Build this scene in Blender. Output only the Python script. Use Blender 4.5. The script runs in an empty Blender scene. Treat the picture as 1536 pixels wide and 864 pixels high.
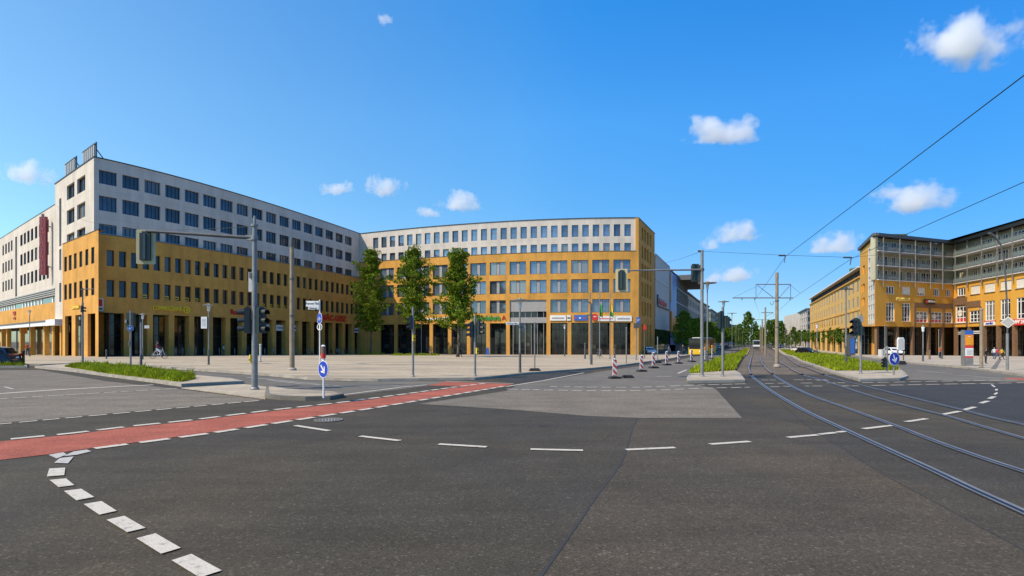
import bpy, bmesh, math, random
from math import sin, cos, tan, atan, atan2, pi, sqrt, radians
from mathutils import Vector, Matrix
random.seed(7)
SC = bpy.context.scene
COL = SC.collection
F = 816.0          # focal length in photo pixels (photo 1536 wide)
EYE = 1.9          # camera height
CX, HY = 768.0, 512.0

# ------------------------------------------------------------------ terrain
KN = [(-1e9, 0), (50, 0), (70, -.12), (90, -.5), (105, -.78), (120, -.9), (1e9, -.9)]
def gz(X, Y):
    z = -.9
    for (a, za), (b, zb) in zip(KN, KN[1:]):
        if a <= Y < b:
            z = za if (a < -1e8 or b > 1e8) else za + (zb - za) * (Y - a) / (b - a)
            break
    return z - .012 * min(max(X - 62, 0), 33)
def G(x, y, up=0.0):
    """point of the ground seen at photo pixel x, y"""
    v = y - HY; lo, hi = .5, 4000.0
    for _ in range(60):
        m = (lo + hi) / 2
        if EYE - gz((x - CX) * m / F, m) > v * m / F: lo = m
        else: hi = m
    X = (x - CX) * lo / F
    return Vector((X, lo, gz(X, lo) + up))
def at(x, Y): return (x - CX) * Y / F
def zp(y, Y): return EYE + (HY - y) * Y / F

# ------------------------------------------------------------------ materials
def nodes(name):
    m = bpy.data.materials.new(name); m.use_nodes = True
    nt = m.node_tree; return m, nt, nt.nodes['Principled BSDF']
def N(nt, t, **k):
    n = nt.nodes.new(t)
    for a, b in k.items():
        if a in n.inputs: n.inputs[a].default_value = b
        else: setattr(n, a, b)
    return n
def L(nt, a, b): nt.links.new(a, b)
def mixc(nt, fac, a, b, mode='MIX'):
    n = nt.nodes.new('ShaderNodeMix'); n.data_type = 'RGBA'; n.blend_type = mode
    for i, v in ((0, fac), (6, a), (7, b)):
        if hasattr(v, 'links') or isinstance(v, bpy.types.NodeSocket): nt.links.new(v, n.inputs[i])
        else: n.inputs[i].default_value = v if i == 0 else (*v, 1) if len(v) == 3 else v
    return n.outputs[2]
def ramp(nt, src, stops):
    r = nt.nodes.new('ShaderNodeValToRGB')
    while len(r.color_ramp.elements) < len(stops): r.color_ramp.elements.new(.5)
    for e, (p, c) in zip(r.color_ramp.elements, stops):
        e.position = p; e.color = (c, c, c, 1) if not hasattr(c, '__len__') else (*c, 1)
    nt.links.new(src, r.inputs[0]); return r.outputs[0]
def coord(nt, kind='Object'): return nt.nodes.new('ShaderNodeTexCoord').outputs[kind]
def wpos(nt): return nt.nodes.new('ShaderNodeNewGeometry').outputs['Position']
def noise(nt, vec, scale, detail=4, rough=.55, stretch=None):
    if stretch:
        mp = N(nt, 'ShaderNodeMapping'); mp.inputs['Scale'].default_value = stretch
        L(nt, vec, mp.inputs[0]); vec = mp.outputs[0]
    n = N(nt, 'ShaderNodeTexNoise', Scale=scale, Detail=detail, Roughness=rough)
    L(nt, vec, n.inputs['Vector']); return n.outputs['Fac']
def bump(nt, b, h, s=.3, d=.02):
    n = N(nt, 'ShaderNodeBump', Strength=s, Distance=d); L(nt, h, n.inputs['Height']); L(nt, n.outputs[0], b.inputs['Normal'])

def plain(name, c, rough=.6, metal=0, var=.12, scale=3.0):
    m, nt, b = nodes(name)
    f = noise(nt, coord(nt), scale, 5)
    r = ramp(nt, f, [(.3, 1 - var), (.7, 1 + var)])
    L(nt, mixc(nt, 1.0, c, r, 'MULTIPLY'), b.inputs['Base Color'])
    b.inputs['Roughness'].default_value = rough; b.inputs['Metallic'].default_value = metal
    return m
def asphalt(name, c1, c2, c3, grain=.35, streak=.15):
    m, nt, b = nodes(name); p = wpos(nt)
    big = noise(nt, p, .11, 4, .6); mid = noise(nt, p, .9, 5, .6)
    c = mixc(nt, ramp(nt, big, [(.36, 0), (.62, 1)]), c1, c2)
    c = mixc(nt, ramp(nt, noise(nt, p, .23, 3, .5, (1, .4, 1)), [(.5, 0), (.75, .8)]), c, c3)
    c = mixc(nt, 1.0, c, ramp(nt, mid, [(.3, 1 - streak), (.7, 1 + streak)]), 'MULTIPLY')
    c = mixc(nt, 1.0, c, ramp(nt, noise(nt, p, 1.6, 5, .65, (.12, 1.0, 1)), [(.34, .86), (.5, 1), (.66, 1.1)]), 'MULTIPLY')
    stn = noise(nt, p, .55, 6, .7)
    c = mixc(nt, ramp(nt, stn, [(.60, 0), (.72, .4)]), c, [k * .55 for k in c1])
    crk = N(nt, 'ShaderNodeTexVoronoi', Scale=.32); crk.feature = 'DISTANCE_TO_EDGE'
    wp = N(nt, 'ShaderNodeVectorMath', operation='ADD'); L(nt, p, wp.inputs[0]); nz = N(nt, 'ShaderNodeTexNoise', Scale=.8, Detail=5.0); L(nt, p, nz.inputs['Vector']); L(nt, nz.outputs['Color'], wp.inputs[1]); L(nt, wp.outputs[0], crk.inputs['Vector'])
    gate = ramp(nt, noise(nt, p, .13, 2), [(.52, 0), (.6, 1)])
    ck = N(nt, 'ShaderNodeMath', operation='MULTIPLY'); L(nt, ramp(nt, crk.outputs['Distance'], [(.0, .55), (.006, 0)]), ck.inputs[0]); L(nt, gate, ck.inputs[1])
    c = mixc(nt, ck.outputs[0], c, (.02, .018, .016))
    fine = noise(nt, p, 48, 4, .8)
    spk = ramp(nt, fine, [(.36, 1 - grain), (.5, 1), (.62, 1 + grain * 1.1), (.72, 1 + grain * 3)])
    c = mixc(nt, 1.0, c, spk, 'MULTIPLY')
    vo = N(nt, 'ShaderNodeTexVoronoi', Scale=42.0); L(nt, p, vo.inputs['Vector'])
    st = N(nt, 'ShaderNodeSeparateColor'); L(nt, vo.outputs['Color'], st.inputs[0])
    chip = ramp(nt, st.outputs[0], [(.0, 1 - grain * .7), (.35, .95), (.8, 1.05), (.93, 1 + grain * .7), (1.0, 1 + grain * 2.4)])
    c = mixc(nt, 1.0, c, chip, 'MULTIPLY')
    L(nt, c, b.inputs['Base Color']); b.inputs['Roughness'].default_value = .88
    b.inputs['Specular IOR Level'].default_value = .25
    bump(nt, b, fine, .5, .01); return m
def brick(name, c1, c2, mortar, stain=.18):
    m, nt, b = nodes(name); uv = coord(nt, 'UV')
    t = N(nt, 'ShaderNodeTexBrick', Scale=1.0); L(nt, uv, t.inputs['Vector'])
    t.inputs['Color1'].default_value = (*c1, 1); t.inputs['Color2'].default_value = (*c2, 1); t.inputs['Mortar'].default_value = (*mortar, 1)
    for k, v in (('Mortar Size', .012), ('Brick Width', .3), ('Row Height', .1), ('Bias', -.1)): t.inputs[k].default_value = v
    p = wpos(nt)
    c = mixc(nt, 1.0, t.outputs[0], ramp(nt, noise(nt, p, .35, 6, .65), [(.3, 1 - stain), (.7, 1 + stain)]), 'MULTIPLY')
    c = mixc(nt, 1.0, c, ramp(nt, noise(nt, p, 1.3, 4, .6, (1, 1, .1)), [(.3, .84), (.5, 1), (.7, 1.08)]), 'MULTIPLY')
    L(nt, c, b.inputs['Base Color']); b.inputs['Roughness'].default_value = .9
    bump(nt, b, t.outputs[1], .25, .01); return m
def render_wall(name, c, stain=.15):
    m, nt, b = nodes(name); p = wpos(nt)
    s = noise(nt, p, .9, 6, .65, (1, 1, .12)); q = noise(nt, p, .25, 5, .6)
    x = mixc(nt, 1.0, c, ramp(nt, s, [(.3, 1 - stain), (.65, 1 + stain * .4)]), 'MULTIPLY')
    x = mixc(nt, 1.0, x, ramp(nt, q, [(.3, 1 - stain), (.7, 1 + stain * .5)]), 'MULTIPLY')
    # panel joints
    t = N(nt, 'ShaderNodeTexBrick', Scale=1.0); L(nt, coord(nt, 'UV'), t.inputs['Vector'])
    t.inputs['Color1'].default_value = t.inputs['Color2'].default_value = (1, 1, 1, 1); t.inputs['Mortar'].default_value = (.8, .8, .8, 1)
    t.offset = 0
    for k, v in (('Mortar Size', .02), ('Brick Width', 7.3), ('Row Height', 3.47)): t.inputs[k].default_value = v
    x = mixc(nt, 1.0, x, t.outputs[0], 'MULTIPLY')
    L(nt, x, b.inputs['Base Color']); b.inputs['Roughness'].default_value = .92; return m
def glass(name, dark, blind, amt, rough=.06, vstripe=7.0, metal=0.0, shop=False):
    """opaque-looking window glass: dark room or a drawn blind behind, glossy in front"""
    m, nt, b = nodes(name); oi = N(nt, 'ShaderNodeObjectInfo'); o = coord(nt)
    st = N(nt, 'ShaderNodeTexWave', Scale=vstripe); st.bands_direction = 'X'; L(nt, o, st.inputs['Vector'])
    bl = mixc(nt, st.outputs['Fac'], [x * .75 for x in blind], blind)
    room = mixc(nt, ramp(nt, noise(nt, o, .7, 2), [(.4, 0), (.7, 1)]), dark, [x * 1.35 + .004 for x in dark])
    room = mixc(nt, 1.0, room, ramp(nt, oi.outputs['Random'], [(0, .55), (.35, 1.25), (.6, .8), (1, 1.15)]), 'MULTIPLY')
    if shop:
        tb = N(nt, 'ShaderNodeTexBrick', Scale=1.0); mp = N(nt, 'ShaderNodeMapping'); mp.inputs['Rotation'].default_value = (pi / 2, 0, 0); L(nt, o, mp.inputs[0]); L(nt, mp.outputs[0], tb.inputs['Vector'])
        tb.inputs['Color1'].default_value = (0, 0, 0, 1); tb.inputs['Color2'].default_value = (1, 1, 1, 1); tb.inputs['Mortar'].default_value = (0, 0, 0, 1)
        for k_, v_ in (('Mortar Size', .05), ('Brick Width', .62), ('Row Height', .85), ('Bias', -.55)): tb.inputs[k_].default_value = v_
        room = mixc(nt, mixc(nt, 1.0, tb.outputs[0], ramp(nt, noise(nt, wpos(nt), .5, 3), [(.38, 0), (.6, .7)]), 'MULTIPLY'), room, (.26, .25, .20))
    gt = N(nt, 'ShaderNodeMath', operation='GREATER_THAN'); gt.inputs[1].default_value = 1 - amt
    L(nt, oi.outputs['Random'], gt.inputs[0])
    L(nt, mixc(nt, gt.outputs[0], room, bl), b.inputs['Base Color'])
    b.inputs['Roughness'].default_value = rough; b.inputs['Specular IOR Level'].default_value = .6; b.inputs['Metallic'].default_value = metal
    bump(nt, b, noise(nt, wpos(nt), .6, 2), .06, .05)
    return m
def leafmat(name, c1, c2):
    m, nt, b = nodes(name)
    g = nt.nodes.new('ShaderNodeNewGeometry')
    r = g.outputs['Random Per Island']
    c = mixc(nt, r, c1, c2)
    c = mixc(nt, 1.0, c, ramp(nt, noise(nt, coord(nt), .8, 3), [(.35, .75), (.7, 1.3)]), 'MULTIPLY')
    L(nt, c, b.inputs['Base Color']); b.inputs['Roughness'].default_value = .6; b.inputs['Specular IOR Level'].default_value = .12
    tr = N(nt, 'ShaderNodeBsdfTranslucent'); L(nt, c, tr.inputs['Color'])
    mx = N(nt, 'ShaderNodeMixShader'); mx.inputs[0].default_value = .3
    L(nt, b.outputs[0], mx.inputs[1]); L(nt, tr.outputs[0], mx.inputs[2])
    L(nt, mx.outputs[0], nt.nodes['Material Output'].inputs['Surface']); return m
def paving(name, c1, c2, joint, w, h, rot=0.0):
    m, nt, b = nodes(name); p = wpos(nt)
    mp = N(nt, 'ShaderNodeMapping'); mp.inputs['Rotation'].default_value = (0, 0, rot); L(nt, p, mp.inputs[0])
    t = N(nt, 'ShaderNodeTexBrick', Scale=1.0); L(nt, mp.outputs[0], t.inputs['Vector'])
    t.inputs['Color1'].default_value = (*c1, 1); t.inputs['Color2'].default_value = (*c2, 1); t.inputs['Mortar'].default_value = (*joint, 1)
    for k, v in (('Mortar Size', .015), ('Brick Width', w), ('Row Height', h), ('Bias', 0)): t.inputs[k].default_value = v
    band = noise(nt, p, .35, 5, .65, (.25, 1.2, 1))
    c = mixc(nt, 1.0, t.outputs[0], ramp(nt, band, [(.34, .66), (.5, .98), (.68, 1.14)]), 'MULTIPLY')
    c = mixc(nt, 1.0, c, ramp(nt, noise(nt, p, 2.0, 5, .7), [(.3, .88), (.7, 1.1)]), 'MULTIPLY')
    L(nt, c, b.inputs['Base Color']); b.inputs['Roughness'].default_value = .9; return m
def paint(name, c, wear=.45):
    m, nt, b = nodes(name); p = wpos(nt)
    f = noise(nt, p, 7, 8, .75); f2 = noise(nt, p, 60, 3, .75)
    a = ramp(nt, f, [(.33, .0), (.47, 1)])
    x = mixc(nt, a, [k * (1 - wear) for k in c], c)
    x = mixc(nt, 1.0, x, ramp(nt, f2, [(.35, .72), (.55, 1.05)]), 'MULTIPLY')
    L(nt, x, b.inputs['Base Color']); b.inputs['Roughness'].default_value = .75; return m

M = {}
M['asphalt'] = asphalt('asphalt', (.064, .053, .035), (.049, .044, .036), (.084, .065, .038), .34)
M['asphalt_light'] = asphalt('asphalt_light', (.175, .148, .110), (.150, .129, .099), (.190, .159, .115), .35)
M['asphalt_dark'] = asphalt('asphalt_dark', (.046, .045, .043), (.040, .040, .039), (.052, .049, .045), .3)
M['asphalt_street'] = asphalt('asphalt_street', (.150, .133, .107), (.130, .118, .098), (.172, .150, .116), .25)
M['asphalt_brown'] = asphalt('asphalt_brown', (.076, .060, .039), (.060, .051, .038), (.104, .076, .044), .34)
M['seal'] = plain('seal', (.034, .032, .030), .8)
M['red'] = asphalt('red_surface', (.35, .098, .060), (.28, .085, .056), (.39, .128, .084), .24, .2)
M['white_paint'] = paint('white_paint', (.56, .505, .41), .58)
M['worn_paint'] = paint('worn_paint', (.46, .43, .38), .45)
M['plaza'] = paving('plaza_slabs', (.44, .355, .235), (.385, .31, .21), (.24, .19, .125), 1.2, .6, .26)
M['pave'] = paving('pavement_slabs', (.44, .365, .26), (.40, .33, .235), (.24, .195, .135), .6, .6, .1)
M['kerb'] = plain('kerb_stone', (.34, .30, .24), .85, 0, .25, 1.5)
M['kerb_dark'] = plain('kerb_dark', (.16, .14, .11), .85, 0, .25, 1.5)
M['soil'] = plain('soil', (.07, .065, .03), .95, 0, .3, 2)
M['earth'] = plain('earth', (.20, .18, .14), .95, 0, .2, .2)
M['trackbed'] = asphalt('trackbed', (.15, .118, .082), (.115, .092, .066), (.18, .14, .095), .5, .25)
M['rail_steel'] = plain('rail_steel', (.24, .225, .205), .42, .35, .2)
M['rail_groove'] = plain('rail_groove', (.012, .013, .016), .5)
M['rail_rust'] = plain('rail_rust', (.11, .075, .05), .7, .3)
M['brick'] = brick('yellow_brick', (.65, .315, .050), (.57, .27, .040), (.52, .285, .075))
M['brick_base'] = brick('brick_soft', (.62, .31, .05), (.55, .265, .04), (.50, .28, .07))
M['white_wall'] = render_wall('white_wall', (.62, .555, .47))
M['yellow_render'] = render_wall('yellow_render', (.68, .345, .046), .09)
M['pale_yellow'] = render_wall('pale_yellow', (.72, .46, .13), .09)
M['cream'] = render_wall('cream_wall', (.44, .42, .30), .1)
M['teal_panel'] = plain('teal_panel', (.17, .235, .23), .25, 0, .15)
M['beige_wall'] = render_wall('beige_wall', (.55, .49, .38), .1)
M['pink_wall'] = render_wall('pink_wall', (.50, .30, .26), .1)
M['brown'] = plain('brown_cladding', (.19, .110, .062), .6, 0, .2)
M['metal_clad'] = plain('metal_cladding', (.50, .48, .43), .6, 0, .08, .5)
M['roof'] = plain('roof_grey', (.10, .105, .11), .7)
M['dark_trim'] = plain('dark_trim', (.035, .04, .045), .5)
M['sill'] = plain('sill', (.55, .53, .50), .6)
M['white_frame'] = plain('white_frame', (.78, .77, .74), .45)
M['shutter'] = plain('shutter', (.70, .65, .56), .6)
M['grey_panel'] = plain('grey_panel', (.33, .32, .30), .5)
M['galv'] = plain('galvanised', (.24, .235, .22), .5, .3, .2, 4)
M['galv_dark'] = plain('galvanised_dark', (.10, .10, .095), .55, .2, .2, 4)
M['concrete_pole'] = plain('concrete_pole', (.27, .215, .145), .85, 0, .25, 4)
M['black'] = plain('black_plastic', (.012, .015, .016), .4)
M['signal'] = plain('signal_green', (.012, .022, .022), .4)
M['signal_rib'] = plain('signal_rib', (.03, .055, .055), .5)
M['lens'] = plain('signal_lens', (.03, .03, .03), .15)
M['cream_board'] = plain('cream_board', (.50, .43, .24), .7)
M['white'] = plain('white_sheet', (.78, .77, .74), .5)
M['blue_sign'] = plain('blue_sign', (.012, .045, .42), .4, 0, .05)
M['blue_panel'] = plain('blue_panel', (.03, .13, .45), .4)
M['red_sign'] = plain('red_sign', (.62, .035, .02), .45, 0, .06)
M['banner_letter'] = plain('banner_letter', (.36, .07, .08), .6)
M['dark_red'] = plain('dark_red', (.16, .022, .032), .6, 0, .2)
M['red_letter'] = plain('red_letter', (.50, .02, .015), .4)
M['yellow_letter'] = plain('yellow_letter', (.90, .60, .015), .4)
M['green_letter'] = plain('green_letter', (.05, .30, .06), .4)
M['gold_letter'] = plain('gold_letter', (.80, .60, .16), .4)
M['orange'] = plain('orange', (.80, .27, .02), .5)
M['yellow'] = plain('yellow_plain', (.80, .52, .02), .45)
M['rubber'] = plain('rubber', (.02, .02, .02), .8)
M['glass_white'] = glass('glass_office', (.05, .075, .105), (.15, .16, .17), .36, .06, 5, .3)
M['glass_brick'] = glass('glass_brick', (.022, .036, .046), (.10, .11, .11), .15, .05, 5, .22)
M['glass_sky'] = glass('glass_sky', (.16, .21, .26), (.34, .33, .31), .09, .04, 3, .55)
M['glass_shop'] = glass('glass_shop', (.010, .013, .012), (.02, .027, .028), .25, .05, 2, 0.0, True)
M['glass_plain'] = glass('glass_plain', (.012, .016, .020), (.20, .20, .19), .2, .06, 4)
M['leaf_plaza'] = leafmat('leaf_plaza', (.070, .130, .008), (.190, .250, .016))
M['leaf_dark'] = leafmat('leaf_dark', (.055, .115, .012), (.115, .185, .020))
M['leaf_fresh'] = leafmat('leaf_fresh', (.085, .170, .012), (.175, .260, .022))
M['grass'] = leafmat('grass', (.17, .25, .008), (.34, .37, .018))
M['grass_tall'] = leafmat('grass_tall', (.12, .18, .016), (.26, .27, .05))
M['bark'] = plain('bark', (.10, .08, .055), .9, 0, .3, 5)
M['skin'] = plain('skin', (.45, .27, .19), .6)
M['hair'] = plain('hair', (.04, .028, .02), .7)
M['cloth_black'] = plain('cloth_black', (.018, .018, .02), .8)
M['cloth_white'] = plain('cloth_white', (.55, .56, .58), .8)
M['cloth_red'] = plain('cloth_red', (.50, .03, .04), .8)
M['cloth_yellow'] = plain('cloth_yellow', (.60, .36, .03), .8)
M['cloth_orange'] = plain('cloth_orange', (.55, .12, .02), .8)
M['cloth_blue'] = plain('cloth_blue', (.05, .07, .13), .8)
M['cloth_maroon'] = plain('cloth_maroon', (.12, .03, .035), .8)
M['car_blue'] = plain('car_blue', (.010, .014, .03), .2)
M['car_black'] = plain('car_black', (.012, .012, .013), .2)
M['car_silver'] = plain('car_silver', (.42, .43, .44), .25, .4)
M['car_white'] = plain('car_white', (.72, .72, .72), .25)
M['bus_yellow'] = plain('bus_yellow', (.75, .46, .01), .3)
M['car_glass'] = plain('car_glass', (.01, .013, .015), .05)
M['lamp_lens'] = plain('lamp_lens', (.75, .75, .72), .15)
M['tail_red'] = plain('tail_red', (.4, .01, .01), .2)
M['hedge_box'] = plain('hedge_box', (.10, .13, .05), .9, 0, .4, 3)
M['wire'] = plain('wire', (.018, .045, .03), .8, 0)

# ------------------------------------------------------------------ mesh builder
class MB:
    def __init__(s): s.v, s.f, s.m, s.uv = [], [], [], {}
    def vert(s, p): s.v.append(tuple(p)); return len(s.v) - 1
    def face(s, pts, m=0, uv=None):
        i = [s.vert(p) for p in pts]; s.f.append(i); s.m.append(m)
        if uv: s.uv[len(s.f) - 1] = uv
    def box(s, c, d, rz=0.0, m=0, tilt=None):
        R = Matrix.Rotation(rz, 3, 'Z')
        if tilt: R = R @ tilt
        c = Vector(c); P = []
        for k in range(8):
            q = Vector(((k & 1) - .5, ((k >> 1) & 1) - .5, (k >> 2) - .5))
            P.append(c + R @ Vector((q.x * d[0], q.y * d[1], q.z * d[2])))
        b = len(s.v); s.v += [tuple(p) for p in P]
        for q in ((0, 2, 3, 1), (4, 5, 7, 6), (0, 1, 5, 4), (2, 6, 7, 3), (0, 4, 6, 2), (1, 3, 7, 5)):
            s.f.append([b + k for k in q]); s.m.append(m)
    def bar(s, a, b, w, h, m=0):
        a, b = Vector(a), Vector(b); d = b - a; l = d.length
        q = d.to_track_quat('X', 'Z').to_matrix(); c = (a + b) / 2; st = len(s.v)
        for k in range(8):
            s.v.append(tuple(c + q @ Vector((((k & 1) - .5) * l, (((k >> 1) & 1) - .5) * w, ((k >> 2) - .5) * h))))
        for f in ((0, 2, 3, 1), (4, 5, 7, 6), (0, 1, 5, 4), (2, 6, 7, 3), (0, 4, 6, 2), (1, 3, 7, 5)):
            s.f.append([st + k for k in f]); s.m.append(m)
    def tube(s, a, b, r0, r1=None, n=10, m=0, cap=True):
        r1 = r0 if r1 is None else r1; a, b = Vector(a), Vector(b)
        q = (b - a).to_track_quat('Z', 'Y').to_matrix(); st = len(s.v)
        for p, r in ((a, r0), (b, r1)):
            for k in range(n):
                s.v.append(tuple(p + q @ Vector((cos(2 * pi * k / n) * r, sin(2 * pi * k / n) * r, 0))))
        for k in range(n):
            j = (k + 1) % n; s.f.append([st + k, st + j, st + n + j, st + n + k]); s.m.append(m)
        if cap:
            s.f.append([st + k for k in range(n)][::-1]); s.m.append(m)
            s.f.append([st + n + k for k in range(n)]); s.m.append(m)
    def path(s, pts, r, n=6, m=0):
        for a, b in zip(pts, pts[1:]): s.tube(a, b, r, r, n, m)
    def lathe(s, prof, c=(0, 0, 0), n=16, m=0):
        st = len(s.v); c = Vector(c)
        for r, z in prof:
            for k in range(n): s.v.append((c.x + r * cos(2 * pi * k / n), c.y + r * sin(2 * pi * k / n), c.z + z))
        for i in range(len(prof) - 1):
            for k in range(n):
                j = (k + 1) % n
                s.f.append([st + i * n + k, st + i * n + j, st + (i + 1) * n + j, st + (i + 1) * n + k]); s.m.append(m)
    def prism(s, poly, y0, y1, m=0):
        """poly in local x,z extruded along y"""
        n = len(poly); st = len(s.v)
        for y in (y0, y1): s.v += [(x, y, z) for x, z in poly]
        s.f.append(list(range(st, st + n))); s.m.append(m)
        s.f.append(list(range(st + 2 * n - 1, st + n - 1, -1))); s.m.append(m)
        for k in range(n):
            j = (k + 1) % n; s.f.append([st + k, st + n + k, st + n + j, st + j]); s.m.append(m)
    def disc(s, c, r, n=20, th=.02, m=0, axis='Y', ry=None):
        """flat round plate facing -Y"""
        ry = ry or r
        s.prism([(c[0] + r * cos(2 * pi * k / n), c[2] + ry * sin(2 * pi * k / n)) for k in range(n)], c[1], c[1] + th, m)
    def torus(s, c, R, r, n=18, k=6, m=0):
        """ring in the local x,z plane"""
        st = len(s.v)
        for i in range(n):
            a = 2 * pi * i / n
            for j in range(k):
                b = 2 * pi * j / k; rr = R + r * cos(b)
                s.v.append((c[0] + rr * cos(a), c[1] + r * sin(b), c[2] + rr * sin(a)))
        for i in range(n):
            for j in range(k):
                i2, j2 = (i + 1) % n, (j + 1) % k
                s.f.append([st + i * k + j, st + i2 * k + j, st + i2 * k + j2, st + i * k + j2]); s.m.append(m)
    def mesh(s, name, mats, off=(0, 0, 0), smooth=False):
        me = bpy.data.meshes.new(name); o = Vector(off)
        me.from_pydata([tuple(Vector(p) - o) for p in s.v], [], s.f)
        for x in (mats if isinstance(mats, (list, tuple)) else [mats]): me.materials.append(M[x] if isinstance(x, str) else x)
        me.polygons.foreach_set('material_index', s.m)
        if s.uv:
            ul = me.uv_layers.new(name='UVMap')
            for fi, uv in s.uv.items():
                for li, u in zip(me.polygons[fi].loop_indices, uv): ul.data[li].uv = u
        if smooth: me.polygons.foreach_set('use_smooth', [True] * len(me.polygons))
        me.update(); return me
    def build(s, name, mats, parent=None, world=False, smooth=False):
        off = parent.location if (parent is not None and world) else (0, 0, 0)
        return link(name, s.mesh(name, mats, off, smooth), parent)
def link(name, data, parent=None):
    o = bpy.data.objects.new(name, data); COL.objects.link(o)
    if parent is not None: o.parent = parent
    return o
def tag(o, label=None, cat=None, group=None, kind=None):
    for k, v in (('label', label), ('category', cat), ('group', group), ('kind', kind)):
        if v: o[k] = v
    return o
def thing(name, label, cat, loc=(0, 0, 0), rz=0.0, group=None):
    o = bpy.data.objects.new(name, None); COL.objects.link(o); o.empty_display_size = .2
    o.location = loc; o.rotation_euler = (0, 0, rz); return tag(o, label, cat, group)
def struct(o): o['kind'] = 'structure'; return o
def dup(root, loc, rz=0.0, label=None, group=None, scale=None):
    def cp(o, par):
        c = o.copy(); COL.objects.link(c); c.parent = par
        for ch in list(o.children): cp(ch, c)
        return c
    r = cp(root, None); r.location = loc; r.rotation_euler = (0, 0, rz)
    if label: r['label'] = label
    if group: r['group'] = group
    if scale: r.scale = scale
    return r
def text(name, s, size, mat, loc, rz, parent=None, ext=.04, world=True, sx=1.0, bold=.0):
    cu = bpy.data.curves.new(name, 'FONT'); cu.body = s; cu.size = size; cu.extrude = ext
    cu.align_x = 'CENTER'; cu.align_y = 'CENTER'; cu.offset = bold
    cu.materials.append(M[mat]); o = link(name, cu, parent)
    p = Vector(loc)
    if parent is not None and world: p = p - parent.location
    o.location = p; o.rotation_euler = (pi / 2, 0, rz); o.scale = (sx, 1, 1); return o
ORD = 'first second third fourth fifth sixth seventh eighth ninth tenth eleventh twelfth thirteenth fourteenth fifteenth sixteenth seventeenth eighteenth nineteenth twentieth'.split()

# ------------------------------------------------------------------ camera, light, sky
cam = bpy.data.cameras.new('camera'); cam.sensor_width = 36; cam.lens = 36 * F / 1536
cam.shift_y = (HY - 432) / 1536; cam.clip_end = 20000; cam.clip_start = .1
co = link('camera', cam); co.location = (0, 0, EYE); co.rotation_euler = (pi / 2, 0, 0); SC.camera = co
SUN_EL = 48; SUN = Vector((-.88, -.47, 0)).normalized()
sd = bpy.data.lights.new('sun', 'SUN'); sd.energy = 3.1; sd.angle = radians(.55); sd.color = (1, .845, .645)
so = link('sun', sd)
sdir = Vector((SUN.x * cos(radians(SUN_EL)), SUN.y * cos(radians(SUN_EL)), sin(radians(SUN_EL))))
so.rotation_euler = sdir.to_track_quat('Z', 'Y').to_euler(); so.location = (-60, -40, 90)
w = bpy.data.worlds.new('World'); SC.world = w; w.use_nodes = True; nt = w.node_tree
sky = N(nt, 'ShaderNodeTexSky'); sky.sky_type = 'NISHITA'; sky.sun_disc = False
sky.sun_elevation = radians(SUN_EL); sky.sun_rotation = atan2(SUN.x, SUN.y)
sky.air_density = 1.0; sky.dust_density = .35; sky.ozone_density = 3.0; sky.altitude = 100
tz = N(nt, 'ShaderNodeSeparateXYZ'); L(nt, coord(nt, 'Generated'), tz.inputs[0])
tint = ramp(nt, tz.outputs[2], [(.0, (.46, .52, .62)), (.09, (.38, .47, .62)), (.24, (.29, .60, .76)), (.37, (.29, .74, .98)), (.52, (.17, .74, 1.1)), (1.0, (.17, .74, 1.1))])
mr_ = N(nt, 'ShaderNodeMapRange'); L(nt, tz.outputs[0], mr_.inputs['Value'])
for k_, v_ in (('From Min', .12), ('From Max', -.7), ('To Min', 0), ('To Max', .9)): mr_.inputs[k_].default_value = v_
tint = mixc(nt, mr_.outputs[0], tint, (.62, .80, .80))
mr2 = N(nt, 'ShaderNodeMapRange'); L(nt, tz.outputs[0], mr2.inputs['Value']); mr2.inputs['From Min'].default_value = 0; mr2.inputs['From Max'].default_value = .62
tint = mixc(nt, 1.0, tint, mixc(nt, mr2.outputs[0], (1, 1, 1), (.52, .76, .88)), 'MULTIPLY')
skc = mixc(nt, 1.0, sky.outputs[0], tint, 'MULTIPLY')
bg = nt.nodes['Background']; L(nt, skc, bg.inputs[0]); bg.inputs[1].default_value = .15
SC.view_settings.view_transform = 'Standard'; SC.view_settings.look = 'None'
SC.view_settings.exposure = .8; SC.view_settings.gamma = 1
SC.render.engine = 'CYCLES'
cy = SC.cycles; cy.use_denoising = True; cy.max_bounces = 8; cy.volume_bounces = 12; cy.transparent_max_bounces = 8
cy.caustics_reflective = False; cy.caustics_refractive = False; cy.sample_clamp_indirect = 6

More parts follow.
